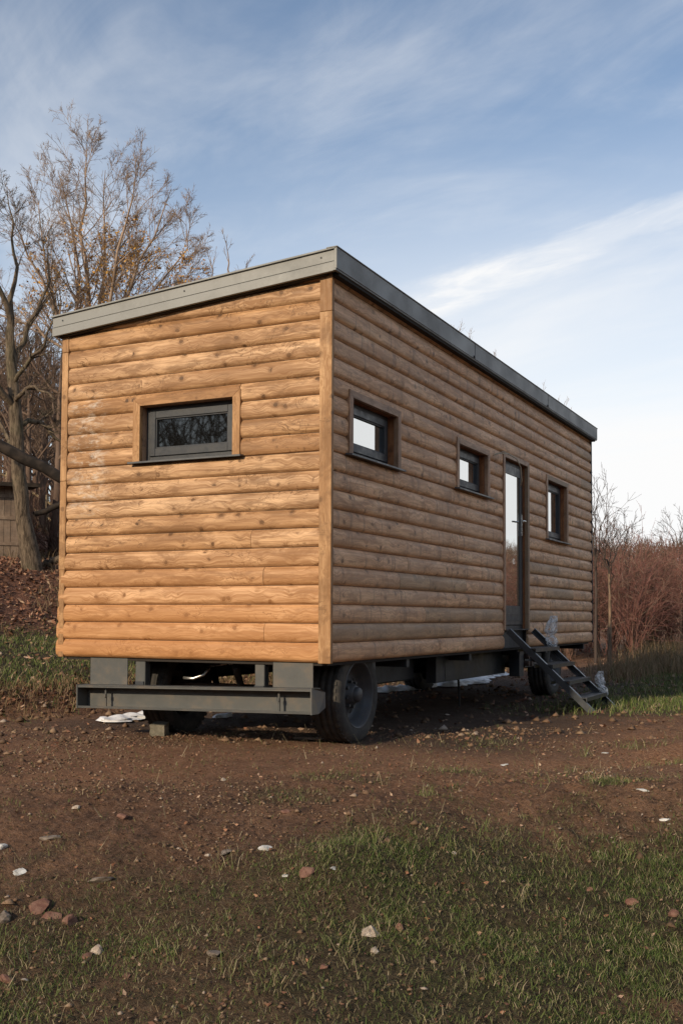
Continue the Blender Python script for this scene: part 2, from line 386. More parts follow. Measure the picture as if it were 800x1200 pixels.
def grass_mask(x, y):
    s, l = fwd(x, y); t = foot_t(x, y)
    edge = 5.25+.28*sstep(-.2, .8, l)-.38*sstep(.1, -.9, l)+fbm(x, y, 1.3, 4, 61)*.55
    m = sstep(edge+.35, edge-.5, s)*(1-.35*sstep(.2, -.5, l))
    m = m*sstep(-.62, -.1, fbm(x, y, 2.2, 3, 63)+.25)
    m = np.maximum(m, .45*sstep(.18, .42, fbm(x, y, 1.8, 3, 64))*sstep(7.6, 6., s))
    right = sstep(11.0, 13, s+fbm(x, y, .5, 3, 65)*2)*sstep(-.3, 1.0, x)*sstep(.5, -.5, t)
    left = sstep(.5, .9, t)*sstep(5.4, 4.3, t+fbm(x, y, .6, 3, 67)*.6)
    pad = sstep(.1, .5, fbm(x, y, .9, 3, 69))*.5*sstep(.3, .8, x)*sstep(7., 9., s)
    return np.clip(np.maximum.reduce([m, right, left, pad]), 0, 1)
def leaf_mask(x, y):
    t = foot_t(x, y)
    return sstep(4.3, 5.2, t+fbm(x, y, .6, 3, 67)*.6)
vx, vy = V[:, 0], V[:, 1]; s_, l_ = fwd(vx, vy)
redm = np.maximum(.45*sstep(5.6, 6.3, s_)*sstep(13.5, 9.5, s_)*sstep(-.4, .3, fbm(vx, vy, .8, 3, 71)+.25), track(vx, vy)*(.75+.4*fbm(vx, vy, 1.4, 3, 75)))
dark_soil_m = sstep(.9, -.1, np.maximum(np.maximum(-2.7-vx, vx-.9+.3*fbm(vx, vy, 1., 3, 72)), np.maximum(.9-vy, vy-9)))*.8  # darker soil colour under the wagon and along its steps side
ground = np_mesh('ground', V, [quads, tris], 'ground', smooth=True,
                 attrs={'grass': grass_mask(vx, vy), 'leaf': leaf_mask(vx, vy), 'red': redm, 'dark_soil': dark_soil_m})
tag(ground, kind='structure')

# ------------------------------------------------------------------ the wagon
house = empty('tiny_house_wagon', (0, 0, 0))
tag(house, 'log-clad tiny house on a wheeled grey steel trailer with a sloping flat roof', 'tiny house')
PITCH_B = .1395; Z0 = -.005
def siding(name, u0, u1, holes, mat, normal, ztop, umin_at=None, long_rows=None, depth=.0235, seglen=(1.6, 4.2), seed=3):
    """rounded boards. u runs along the wall, normal 'front' (y=0 face) or 'side' (x=0 face)"""
    rg = random.Random(seed); V = []; F = []; RN = []
    def P(u, z, w): return (u, -w, z) if normal == 'front' else (w, u, z)
    top = ztop(u0) if ztop(u0) > ztop(u1) else ztop(u1)
    nrows = int(math.ceil((top-Z0)/PITCH_B))
    for k in range(nrows):
        z0 = Z0+k*PITCH_B; z1 = z0+PITCH_B
        a0 = u0
        if long_rows and k < long_rows[0]: a0 = long_rows[1][k]
        cuts = [a0]; 
        while cuts[-1] < u1: cuts.append(cuts[-1]+rg.uniform(*seglen)*(rg.random()*.5+.6 if len(cuts) == 1 else 1))
        cuts[-1] = u1
        if len(cuts) > 2 and cuts[-1]-cuts[-2] < .4: cuts.pop(-2)
        zs = sorted({z0, z1}|{h[i] for h in holes for i in (2, 3) if z0 < h[i] < z1})
        jit = [rg.uniform(-.0016, .0016) for _ in cuts]; rr = [rg.random() for _ in cuts]
        for c in range(len(cuts)-1):
            for b in range(len(zs)-1):
                zb0, zb1 = zs[b], zs[b+1]; zm = (zb0+zb1)/2
                iv = [(cuts[c]+(.0018 if c else 0), cuts[c+1]-(.0018 if c < len(cuts)-2 else 0))]
                for h in holes:
                    if h[2] < zm < h[3]:
                        n = []
                        for (p, q) in iv:
                            if h[1] <= p or h[0] >= q: n.append((p, q)); continue
                            if p < h[0]: n.append((p, h[0]))
                            if q > h[1]: n.append((h[1], q))
                        iv = n
                NP = 11; prof = []
                for m in range(NP+1):
                    z = z0+PITCH_B*(.5-.5*math.cos(math.pi*m/NP))
                    if zb0-1e-6 <= z <= zb1+1e-6: prof.append(z)
                prof = sorted(set([zb0, zb1]+prof))
                for (p, q) in iv:
                    if q-p < .004: continue
                    nu = max(1, int((q-p)/.5)); rows = []
                    for z in prof:
                        f = (z-z0)/PITCH_B; w = -depth+depth*max(0, 1-abs(2*f-.96)**3.8)+jit[c]
                        if f < .07: w -= .010
                        row = []
                        for e in range(nu+1):
                            u = p+(q-p)*e/nu; zt = ztop(u); zz = min(z, zt)
                            V.append(P(u, zz, w)); RN.append(rr[c]); row.append(len(V)-1)
                        rows.append(row)
                    for a in range(len(rows)-1):
                        for e in range(nu):
                            q4 = (rows[a][e], rows[a][e+1], rows[a+1][e+1], rows[a+1][e])
                            if abs(V[q4[0]][2]-V[q4[3]][2])+abs(V[q4[1]][2]-V[q4[2]][2]) > 1e-5:
                                F.append(q4 if normal == 'side' else q4)
                    for e in (0, nu):             # closed board ends
                        col = [r_[e] for r_ in rows]; base = []
                        for ix in col:
                            vv = V[ix]; V.append((vv[0], .03, vv[2]) if normal == 'front' else (-.03, vv[1], vv[2])); RN.append(rr[c]); base.append(len(V)-1)
                        for a in range(len(col)-1): F.append((col[a], col[a+1], base[a+1], base[a]))
    me = bpy.data.meshes.new(name); me.from_pydata(V, [], F); me.update()
    at_ = me.attributes.new('rnd', 'FLOAT', 'POINT'); at_.data.foreach_set('value', RN)
    bm = bmesh.new(); bm.from_mesh(me); bmesh.ops.remove_doubles(bm, verts=bm.verts, dist=1e-5)
    bmesh.ops.dissolve_degenerate(bm, edges=bm.edges, dist=1e-5); bmesh.ops.recalc_face_normals(bm, faces=bm.faces)
    for f in bm.faces: f.smooth = True
    for e in bm.edges:
        if len(e.link_faces) != 2 or e.calc_face_angle(0) > R(50): e.smooth = False
    bm.to_mesh(me); bm.free()
    return finish(me, name, mat, house)
WD = 2.5; LN = 8.12
roofz = lambda x: 2.84+.074*x                      # underside of the roof across the width (x negative)
FW = (-1.763, -.769, 1.54, 2.047)
SWs = [(.285, 1.268, 1.54, 2.03), (2.62, 3.593, 1.545, 2.03), (5.745, 6.78, 1.275, 2.055)]
DR = (4.055, 5.01, -.01, 2.097)
ins = lambda h, a=.03, b=.03: (h[0]+a, h[1]-a, h[2]+.0, h[3]-b)
outs = [-2.515, -2.512, -2.506, -2.498, -2.47, -2.45]
siding('end_wall', -2.43, -.098, [ins(FW)], 'pine_siding', 'front', roofz, long_rows=(6, outs), seed=5, seglen=(2.3, 4.2))
siding('side_wall', .006, LN-.012, [ins(h) for h in SWs]+[ins(DR)], 'weathered_siding', 'side', lambda u: 2.84, seed=12, seglen=(1.2, 3.6))
# backing walls and the unseen walls
m = MB()
def backing(m, u0, u1, z0, z1, holes, put):
    us = sorted({u0, u1}|{h[i] for h in holes for i in (0, 1)}); zs = sorted({z0, z1}|{h[i] for h in holes for i in (2, 3) if h[i] > z0})
    for a in range(len(us)-1):
        for b in range(len(zs)-1):
            um, zm = (us[a]+us[a+1])/2, (zs[b]+zs[b+1])/2
            if any(h[0] < um < h[1] and h[2] < zm < h[3] for h in holes): continue
            put(us[a], us[a+1], zs[b], zs[b+1])
ti = .055
hF = [(FW[0]+ti, FW[1]-ti, FW[2], FW[3]-ti)]; hS = [(h[0]+ti, h[1]-ti, h[2], h[3]-ti) for h in SWs]+[(DR[0]+ti, DR[1]-ti, 0., DR[3]-ti)]
backing(m, -2.46, -.03, 0, 2.62, hF, lambda a, b, c, d: m.box((a, .026, c), (b, .12, d)))
backing(m, .03, LN-.03, 0, 2.8, hS, lambda a, b, c, d: m.box((-.12, a, c), (-.026, b, d)))
m.build('wall_core', 'gap_black', house)
m = MB()
for k in range(20):
    z = Z0+k*PITCH_B
    if z+PITCH_B < 2.68: m.prism([(-2.47, z), (-2.495, z+.03), (-2.5, z+.07), (-2.495, z+.11), (-2.47, z+PITCH_B-.001)], .03, LN-.03, 1)
m.build('rear_side_wall', 'weathered_siding', house)
m = MB()
m.prism([(-2.45, 0), (-.03, 0), (-.03, 2.8), (-2.45, 2.62)], LN-.03, LN-.005, 1); m.build('far_end_wall', 'pine_siding', house)
# corner posts
m = MB(); m.box((-.098, -.004, -.012), (.002, .028, 2.55)); m.box((-.098, -.004, 2.552), (.002, .028, 2.826)); m.box((-.028, .028, -.012), (.002, .0045+.03, 2.826))
m.build('corner_post', 'pine_trim', house, bevel=.003)
m = MB(); m.box((-2.50, -.002, .70), (-2.435, .028, 1.43)); m.box((-2.50, -.002, 1.433), (-2.435, .028, 2.50)); m.box((-2.50, -.002, 2.503), (-2.435, .028, 2.65)); m.box((-2.495, .0, -.01), (-2.44, .03, .70))
m.build('corner_post', 'pine_trim', house, bevel=.003)
m = MB(); m.box((-.04, LN-.012, -.01), (.006, LN+.01, 2.83)); m.build('corner_post', 'dark_steel', house)

# ---- windows, built flat in (u, z, w) and mapped to a wall
def mapper(wall):
    return (lambda u, z, w: (u, -w, z)) if wall == 'front' else (lambda u, z, w: (w, u, z))
def pbox(m, P, u0, u1, z0, z1, w0, w1, r=None):
    m.box(P(u0, z0, w0), P(u1, z1, w1), r)
def miter(m, P, u0, u1, z0, z1, t_, w0, w1, sides='LTR', tt=None, rmap=None):
    tt = tt or t_; q = []
    zb = z0
    if 'L' in sides: q.append([(u0, zb), (u0+t_, zb), (u0+t_, z1-tt), (u0, z1)])
    if 'R' in sides: q.append([(u1-t_, zb), (u1, zb), (u1, z1), (u1-t_, z1-tt)])
    if 'T' in sides: q.append([(u0, z1), (u0+t_, z1-tt), (u1-t_, z1-tt), (u1, z1)])
    for poly in q:
        c = (sum(p[0] for p in poly)/4, sum(p[1] for p in poly)/4)
        poly = [(p[0]+(c[0]-p[0])*.0015, p[1]+(c[1]-p[1])*.0015) for p in poly]
        vs = [P(a, b, w0) for a, b in poly]+[P(a, b, w1) for a, b in poly]
        m.add(vs, [(0, 1, 2, 3), (4, 5, 6, 7), (0, 1, 5, 4), (1, 2, 6, 5), (2, 3, 7, 6), (3, 0, 4, 7)])
def ringbox(m, P, u0, u1, z0, z1, a, w0, w1, bottom=None, top=None):
    b = bottom or a; tp = top or a
    pbox(m, P, u0, u0+a, z0, z1, w0, w1); pbox(m, P, u1-a, u1, z0, z1, w0, w1)
    pbox(m, P, u0+a, u1-a, z0, z0+b, w0, w1-.0006); pbox(m, P, u0+a, u1-a, z1-tp, z1, w0, w1-.0006)
def window(wall, box, tw=.065, hd=.055, mats=('pine_trim', 'pine_trim_flat'), reveal='reveal_wood', lab=None, rec=.085):
    P = mapper(wall); u0, u1, z0, z1 = box
    m = MB(); iu0, iu1, iz1 = u0+tw, u1-tw, z1-hd
    # window frame is the part, its pieces the sub-parts
    ringbox(m, P, iu0-.012, iu1+.012, z0+.01, iz1+.012, .045, -rec-.05, -rec)
    fr = m.build('window', 'anthracite', house, bevel=.002)
    if lab: fr['label'] = lab
    m = MB(); miter(m, P, u0, u1, z0, z1, tw, -.03, .010, 'LR', hd); m.each('trim', mats[0], fr, bevel=.0015)
    m = MB(); miter(m, P, u0, u1, z0, z1, tw, -.03, .010, 'T', hd); m.build('trim', mats[1], fr, bevel=.0015)
    m = MB(); e = .0005
    pbox(m, P, iu0-.018, iu0+e, z0, iz1+.018, -rec-.055, -.031, .3); pbox(m, P, iu1-e, iu1+.018, z0, iz1+.018, -rec-.055, -.031, .6)
    pbox(m, P, iu0+e, iu1-e, iz1-e, iz1+.018, -rec-.055, -.031, .5)
    m.build('reveal', reveal, fr)
    m = MB(); su0, su1, sz0, sz1 = iu0+.036, iu1-.036, z0+.055, iz1-.036
    ringbox(m, P, su0, su1, sz0, sz1, .056, -rec-.035, -rec+.014, bottom=.062)
    m.build('sash', 'anthracite', fr, bevel=.003)
    m = MB(); ringbox(m, P, su0+.054, su1-.054, sz0+.06, sz1-.054, .011, -rec-.02, -rec+.004); m.build('glazing_bead', 'dark_steel', fr)
    m = MB(); pbox(m, P, su0+.05, su1-.05, sz0+.05, sz1-.05, -rec-.03, -rec-.012); m.build('pane', 'glass', fr)
    m = MB(); a = [(u0-.03, z0-.004), (u1+.03, z0-.004)]
    vs = [P(u, z, w) for u in (u0-.025, u1+.025) for z, w in ((z0+.012, -rec+.002), (z0+.002, .045), (z0-.012, .045), (z0-.0, -rec+.002))]
    m.add(vs, [(0, 1, 5, 4), (1, 2, 6, 5), (2, 3, 7, 6), (3, 0, 4, 7), (0, 3, 2, 1), (4, 5, 6, 7)]); m.build('sill', 'sill_metal', fr, bevel=.001)
    return fr
window('front', FW, .067, .057, reveal='brown_trim')
sm = ('brown_trim', 'brown_trim_flat')
window('side', SWs[0], mats=sm); window('side', SWs[1], mats=sm); window('side', SWs[2], mats=sm)
# ---- door
P = mapper('side'); u0, u1, z0, z1 = DR; zb = .2
m = MB(); rec = .06; iu0, iu1, iz1 = u0+.06, u1-.06, z1-.055
ringbox(m, P, iu0-.01, iu1+.01, zb-.01, iz1+.01, .045, -rec-.05, -rec, bottom=.05)
door = m.build('door', 'anthracite', house, bevel=.002)
m = MB(); miter(m, P, u0, u1, zb-.01, z1, .06, -.03, .010, 'LR', .055); m.each('trim', 'brown_trim', door, bevel=.0015)
m = MB(); miter(m, P, u0, u1, zb-.01, z1, .06, -.03, .010, 'T', .055); m.build('trim', 'brown_trim_flat', door, bevel=.0015)
m = MB(); e = .0005
pbox(m, P, iu0-.018, iu0+e, zb, iz1+.018, -rec-.055, -.031, .3); pbox(m, P, iu1-e, iu1+.018, zb, iz1+.018, -rec-.055, -.031, .6); pbox(m, P, iu0+e, iu1-e, iz1-e, iz1+.018, -rec-.055, -.031, .5)
m.build('reveal', 'reveal_wood', door)
m = MB(); L0, L1 = iu0+.03, iu1-.03; ringbox(m, P, L0, L1, zb+.045, iz1-.04, .095, -rec-.04, -rec+.012, bottom=.21, top=.105)
m.build('leaf_frame', 'anthracite', door, bevel=.003)
m = MB(); pbox(m, P, L0+.11, L1-.11, zb+.09, zb+.14, -rec+.0125, -rec+.017); pbox(m, P, L0+.02, L1-.02, zb+.155, zb+.162, -rec+.0125, -rec+.02); m.each('kick_strip', 'dark_steel', door)
m = MB(); pbox(m, P, L0+.09, L1-.09, zb+.24, iz1-.135, -rec-.03, -rec+.004); m.build('pane', 'glass', door)
m = MB(); pbox(m, P, L1-.066, L1-.034, 1.25, 1.49, -rec+.0125, -rec+.024); m.tube([P(L1-.05, 1.41, -rec+.02), P(L1-.05, 1.41, -rec+.065)], .010, 8)
m.tube([P(L1-.04, 1.41, -rec+.062), P(L1-.11, 1.41, -rec+.064), P(L1-.165, 1.405, -rec+.062)], .0095, 8)
m.build('handle', 'chrome', door, smooth=False)
m = MB(); pbox(m, P, u0+.058, u1-.058, -.004, zb-.012, -.118, -.06); pbox(m, P, iu0, iu1, zb-.012, zb+.002, -rec-.04, .012); m.build('threshold', 'dark_steel', door)
# cable for a lamp beside the door
m = MB(); m.tube([(-.01, 3.72, 2.0), (.05, 3.78, 2.03), (.10, 3.9, 2.04), (.14, 4.08, 2.01), (.15, 4.2, 1.93), (.14, 4.27, 1.80), (.12, 4.29, 1.74)], .006, 6); m.tube([(-.01, 3.76, 2.02), (.06, 3.88, 2.06), (.11, 4.0, 2.03)], .005, 6)
m.each('lamp_cable', 'cable_skin', house, smooth=True)

# ---- roof and fascia
rt = lambda x: roofz(x)
m = MB()
y0, y1 = -.05, LN+.06; xl, xr = -2.555, .06
m.prism([(xl+.012, rt(xl)), (xr-.012, rt(xr)), (xr-.012, rt(xr)+.11), (xl+.012, rt(xl)+.11)], y0+.012, y1-.012, 1)
roof = m.build('roof', 'roofing', house)
def slope_strip(m, ya, yb, lo, hi, x0=xl, x1=xr):
    m.prism([(x0, rt(x0)+lo), (x1, rt(x1)+lo), (x1, rt(x1)+hi), (x0, rt(x0)+hi)], ya, yb, 1)
m = MB()
slope_strip(m, y0-.010, y0+.011, .052, .135, xl, xr-.002)   # main face
slope_strip(m, y0-.016, y0+.011, -.022, .046, xl, xr-.002)  # lower drip profile
slope_strip(m, y0-.006, y0+.011, .046, .052, xl, xr-.002)
slope_strip(m, y0-.026, y0+.06, .136, .150, xl-.012, xr)      # cap
m.build('end_fascia', 'zinc_fascia', house, bevel=.002)
m = MB()
m.box((xr-.01, y0-.022, 2.835), (xr+.012, y1, 2.988)); m.box((xr-.02, y0-.022, 2.822), (xr+.006, y1, 2.8345)); m.prism([(xr-.07, 2.986), (xr+.02, 2.9885), (xr+.02, 2.9965), (xr-.07, 2.995)], y0-.03, y1+.005, 1)
sf = m.build('side_fascia', 'zinc_fascia', house, bevel=.002)
m = MB()
for y in (2.95, 5.6): m.box((xr+.012, y, 2.84), (xr+.0145, y+.006, 2.998)); m.tube([(xr+.01, y-.03, 2.85), (xr+.024, y-.03, 2.85)], .014, 8)
m.each('seam', 'dark_steel', sf)
m = MB()
for x in (-2.45, -1.25, -.06): m.tube([(x, y0-.010, rt(x)+.095), (x, y0-.014, rt(x)+.095)], .007, 8)
m.each('screw', 'dark_steel', house)
m = MB(); m.box((xl, y0+.02, rt(xl)-.01), (xl-.012, y1, rt(xl)+.14)); slope_strip(m, y1-.012, y1+.01, 0, .14); m.build('rear_fascia', 'zinc_fascia', house)
m = MB(); m.prism([(-2.5, roofz(-2.5)-.03), (-.03, roofz(0)-.03), (-.03, roofz(0)-.004), (-2.5, roofz(-2.5)-.004)], y0+.012, .02, 1); m.box((.004, 0, 2.80), (.055, LN, 2.824)); m.build('soffit', 'gap_black', house)
# ---- underside
m = MB(); m.box((-2.46, .03, -.004), (-.03, LN-.03, .0)); m.box((-2.44, .05, -.03), (-.05, LN-.05, -.0045)); m.build('floor_deck', 'gap_black', house)
m = MB()
for x in (-1.95, -.62):
    m.box((x-.01, .35, -.215), (x+.01, LN-.15, -.035)); m.box((x-.05, .35, -.035), (x+.05, LN-.15, -.031)); m.box((x-.05, .35, -.23), (x+.05, LN-.15, -.2155))
for y in (.9, 1.6, 3.2, 4.9, 6.0, 7.9): m.box((-2.4, y, -.10), (-.08, y+.06, -.0315))
m.build('chassis', 'dark_steel', house)
m = MB(); m.box((-.40, 2.85, -.31), (-.30, 5.05, -.034)); m.build('skirt_beam', 'dark_steel', house, bevel=.003)
m = MB(); m.box((-.30, 2.85, -.30), (-.294, 3.02, -.036)); m.box((-.30, 3.10, -.305), (-.296, 4.9, -.04)); m.each('skirt_plate', 'step_steel', house)
m = MB(); m.box((-1.2, 1.7, -.28), (-.5, 2.8, -.05)); m.tube([(-.3, 1.1, -.05), (-.33, 1.35, -.2), (-.5, 1.7, -.24)], .04, 8); m.build('water_tank', 'dark_steel', house, bevel=.02)
m = MB(); m.box((-.22, 4.95, -.34), (-.10, 5.12, -.03)); m.box((-.22, 5.3, -.25), (-.14, 6.0, -.10)); m.each('step_bracket', 'dark_steel', house)
m = MB()
for (y, z, r_) in ((5.18, -.12, .03), (5.18, -.20, .032), (5.30, -.205, .03), (5.34, -.12, .028), (5.6, -.17, .03)): m.tube([(-.13, y, z), (-.05, y, z)], r_, 10)
m.each('pipe_end', 'axle_rust', house)
m = MB(); m.tube([(-.45, 3.9, -.30), (-.46, 3.95, -.45), (-.45, 3.93, -.62)], .012, 6); m.build('drain_hose', 'gap_black', house)
# plates and posts at the end
for a, b in ((-2.195, -1.822), (-.499, -.163)):
    m = MB(); m.box((a, .045, -.235), (b, .055, -.012)); m.box((a, .045, -.235), (a+.006, .13, -.012)); m.box((a, .0551, -.02), (b, .13, -.012)); m.build('end_plate', 'grey_steel', house, bevel=.002)
for a, b in ((-1.757, -1.662), (-.66, -.578)):
    m = MB(); m.box((a, .06, -.24), (b, .13, -.012)); m.build('end_post', 'grey_steel', house, bevel=.004)
# bumper: a channel open to the front, tilted a little
Mt = Matrix.Translation((-.095, -.10, -.278)) @ Matrix.Rotation(R(-1.0), 4, 'Y')
Lb = 2.10
m = MB(); M = Mt
m.box((-Lb, .125, -.090), (0, .133, .090), M=M); m.box((-Lb, 0, .083), (0, .1245, .091), M=M); m.box((-Lb, -.0, -.091), (0, .1245, -.083), M=M)
m.box((-Lb, 0, .070), (0, .007, .0825), M=M); m.box((-Lb, 0, -.0825), (0, .007, -.074), M=M)
bump = m.build('bumper', 'grey_steel', house, bevel=.0015)
m = MB(); m.box((-Lb-.012, -.004, -.094), (-Lb-.001, .135, .094), M=M)
vs = [M @ Vector(p) for p in ((.001, -.004, -.094), (.03, .05, -.088), (.04, .135, -.05), (.04, .135, .06), (.03, .05, .090), (.001, -.004, .094))]
vs2 = [M @ Vector(p) for p in ((-.009, -.004, -.094), (.018, .055, -.088), (.028, .135, -.05), (.028, .135, .06), (.018, .055, .090), (-.009, -.004, .094))]
m.add(vs+vs2, [(0, 1, 2, 3, 4, 5), (6, 7, 8, 9, 10, 11)]+[(i, (i+1) % 6, 6+(i+1) % 6, 6+i) for i in range(6)]); m.each('end_cap', 'grey_steel', bump)
m = MB()
for x in (-1.87, -.30): m.tube([M @ Vector((x, .06, -.082)), M @ Vector((x, .06, .082))], .009, 8); m.tube([M @ Vector((x, .05, -.005)), M @ Vector((x, .05, .02))], .014, 8)
m.each('stiffener', 'grey_steel', bump, per=2)
m = MB()
for x in (-1.71, -.62): m.box((x-.04, .12, -.27), (x+.04, .05, -.19))
m.each('bumper_bracket', 'dark_steel', house)
# crank
m = MB(); m.tube([(-1.25, .5, -.06), (-1.26, .38, -.07), (-1.29, .33, -.14), (-1.37, .30, -.17), (-1.45, .28, -.165)], .012, 8); m.tube([(-1.25, .5, -.06), (-1.23, .9, -.06)], .012, 8); m.build('crank_handle', 'chrome', house, smooth=True)
m = MB(); m.tube([(-.95, .25, -.06), (-1.15, .7, -.3)], .03, 8); m.tube([(-1.9, 1.4, -.1), (-1.4, .7, -.28)], .028, 8); m.each('brake_strut', 'dark_steel', house)
# axles
for ya in (.665, 6.5):
    m = MB(); m.tube([(-2.2, ya, -.27), (-.25, ya, -.27)], .045, 12); m.box((-1.99, ya-.32, -.225), (-1.91, ya+.32, -.245+.03)); m.box((-.66, ya-.32, -.23), (-.58, ya+.32, -.215)); m.build('axle', 'axle_rust', house)
# wheels
def wheel(yc, xo, flip):
    Rw = .372; zc = -.275; wdt = .235; s = 1 if not flip else -1
    m = MB(); prof = [(0, .255), (.004, .262), (.012, .30), (.012, .325), (.006, .345), (-.004, .360), (-.018, .370), (-.03, Rw)]
    prof += [(-.05, Rw), (-.053, Rw-.010), (-.060, Rw-.010), (-.063, Rw+.002), (-.10, Rw+.003), (-.103, Rw-.009), (-.112, Rw-.009), (-.115, Rw+.003), (-.155, Rw+.002), (-.158, Rw-.010), (-.166, Rw-.010), (-.169, Rw)]
    prof += [(-.205, Rw), (-.217, .370), (-.231, .360), (-.24, .345), (-.247, .325), (-.247, .30), (-.239, .262), (-.235, .255), (-.20, .225)]
    pr = [(s*(a), b) for a, b in prof]
    m.lathe_x((xo, yc, zc), pr, 72)
    tyre = m
    m = MB(); pr = [(.004, .262), (.008, .256), (.002, .248), (-.022, .238), (-.045, .222), (-.075, .205), (-.10, .195), (-.112, .165), (-.105, .135), (-.085, .115), (-.075, .095), (-.045, .082), (-.03, .072), (-.02, .066), (-.018, .03), (-.016, .0)]
    m.lathe_x((xo, yc, zc), [(s*a, b) for a, b in pr], 48)
    w = m.build('wheel', 'rim_steel', house, smooth=True)
    # tread lugs as notches across the shoulder
    m = MB()
    for k in range(44):
        an = 2*math.pi*k/44
        for xa, xb in ((-.012, -.042), (-.205, -.235)):
            Mm = Matrix.Translation((xo, yc, zc)) @ Matrix.Rotation(an, 4, 'X')
            tyre.box((s*xa, -.016, Rw-.012), (s*xb, .012, Rw+.0035), M=Mm, r=.5)
    t_ = tyre.build('tyre', 'rubber', w)
    for p in t_.data.polygons: p.use_smooth = p.index < 72*(len(prof)-1)
    m = MB()
    for k in range(8):
        an = 2*math.pi*k/8+.2; cy_, cz_ = yc+.1*math.cos(an), zc+.1*math.sin(an)
        m.tube([(xo-s*.08, cy_, cz_), (xo-s*.045, cy_, cz_)], .013, 6)
    m.each('wheel_nut', 'rim_steel', w)
    m = MB(); m.lathe_x((xo, yc, zc), [(s*a, b) for a, b in ((-.03, .062), (.0, .058), (.012, .05), (.018, .035), (.02, 0))], 20); m.build('hub_cap', 'rim_steel', w, smooth=True)
    m = MB()
    for k in range(8):
        an = 2*math.pi*(k+.5)/8+.2; cy_, cz_ = yc+.165*math.cos(an), zc+.165*math.sin(an)
        m.tube([(xo-s*.118, cy_, cz_), (xo-s*.108, cy_, cz_)], .026, 10)
    m.each('vent_hole', 'gap_black', w)
    return w
wheel(.665, -.09, False); wheel(.665, -1.90, True)
wheel(6.5, -.12, False); wheel(6.5, -2.06, True)

# ------------------------------------------------------------------ steps
steps = empty('metal_steps', (.5, 4.6, -.65))
tag(steps, 'dark steel open steps leaning from the ground up to the glazed door', 'steps')
def P3(x, y, z): return Vector((x, y, z))-steps.location
a_ = Vector((.035, 0, .185)); b_ = Vector((.945, 0, -.665)); dr_ = (b_-a_).normalized(); nn = Vector((-dr_.z, 0, dr_.x))
for y, nm in ((4.10, 'stringer'), (5.06, 'stringer')):
    m = MB(); q = []
    for p in (a_, b_): q += [(p+nn*.045), (p-nn*.045)]
    def slab(y0_, y1_, n0, n1):
        pl = [a_+nn*n0, b_+nn*n0, b_+nn*n1, a_+nn*n1]
        m.add([P3(p.x, y0_, p.z) for p in pl]+[P3(p.x, y1_, p.z) for p in pl], [(0, 1, 2, 3), (7, 6, 5, 4)]+[(i, (i+1) % 4, 4+(i+1) % 4, 4+i) for i in range(4)])
    slab(y-.004, y+.004, -.032, .032); o_ = .004 if y < 4.5 else -.04
    slab(y+o_, y+o_+.036, .026, .032); slab(y+o_, y+o_+.036, -.032, -.026)
    m.build(nm, 'step_steel', steps)
for i_, z in enumerate((.0, -.165, -.33, -.495)):
    tt = (z-a_.z)/(b_.z-a_.z); x = a_.x+(b_.x-a_.x)*tt
    m = MB(); m.box(P3(x-.10, 4.106, z-.004), P3(x+.10, 5.054, z+.004)); m.box(P3(x+.092, 4.106, z-.034), P3(x+.10, 5.054, z-.0045)); m.box(P3(x-.10, 4.106, z-.034), P3(x-.092, 5.054, z-.0045))
    for q in range(3): m.box(P3(x-.06+.05*q, 4.11, z+.0043), P3(x-.052+.05*q, 5.05, z+.007))
    m.build('tread', 'step_steel', steps)
def wrap(name, base, h, r, label, seed):
    n, k = 40, 26; V = []
    for i in range(k):
        f = i/(k-1); rr = r*(.30+.8*math.sin(math.pi*min(1, f*.8+.15))**.7)*(1-.45*math.exp(-((f-.42)/.07)**2))
        for j in range(n):
            w = 2*math.pi*j/n
            q = rr*(.72+.30*abs(math.sin(w*2.5+seed+f*2.2))+.30*float(vnoise(np.array(w*3.+seed), np.array(f*9.), seed)))
            V.append((q*math.cos(w)+.025*math.sin(f*4+seed), q*math.sin(w), f*h))
    F = [(i*n+j, i*n+(j+1) % n, (i+1)*n+(j+1) % n, (i+1)*n+j) for i in range(k-1) for j in range(n)]
    me = bpy.data.meshes.new(name); me.from_pydata(V, [], F); o = finish(me, name, 'plastic_wrap', None, True); o.location = base
    return tag(o, label, 'plastic wrap')
wrap('plastic_wrap', (.25, 5.08, -.03), .38, .062, 'clear crumpled plastic wrapped round the steps near their top', 3)
wrap('plastic_wrap', (.80, 5.08, -.53), .27, .045, 'clear crumpled plastic on the steps near their foot', 8)

# ------------------------------------------------------------------ blocks, planks, snow, stones, scraps
def lumpy(name, loc, size, mat, label, cat, group=None, seed=0, flat=.6, boxy=0, rz=0, sub=2):
    bm = bmesh.new()
    if boxy: bmesh.ops.create_cube(bm, size=1.6); bmesh.ops.subdivide_edges(bm, edges=bm.edges, cuts=2, use_grid_fill=True)
    else: bmesh.ops.create_icosphere(bm, subdivisions=sub, radius=1)
    rg = random.Random(seed); pl = [(Vector((rg.gauss(0, 1), rg.gauss(0, 1), rg.gauss(0, 1))).normalized(), rg.uniform(.38, .72)) for _ in range(8)]
    for v in bm.verts:
        if not boxy:
            for n_, d in pl:
                e_ = v.co.dot(n_)-d
                if e_ > 0: v.co -= n_*e_
        v.co *= 1+rg.uniform(-.05, .05)
        v.co.z *= flat; v.co *= size
    me = bpy.data.meshes.new(name); bm.to_mesh(me); bm.free()
    o = finish(me, name, mat); o.location = loc; o.rotation_euler = (rg.uniform(-.2, .2), rg.uniform(-.2, .2), rz+rg.uniform(0, 3)*(not boxy))
    return tag(o, label, cat, group)
x, y, z, d = gpix(187, 862)
o = lumpy('concrete_block', (x, y, z+.05), .075, 'concrete', 'grey concrete block wedged before the left tyre under the bumper', 'block', boxy=1, flat=.8, rz=.3)
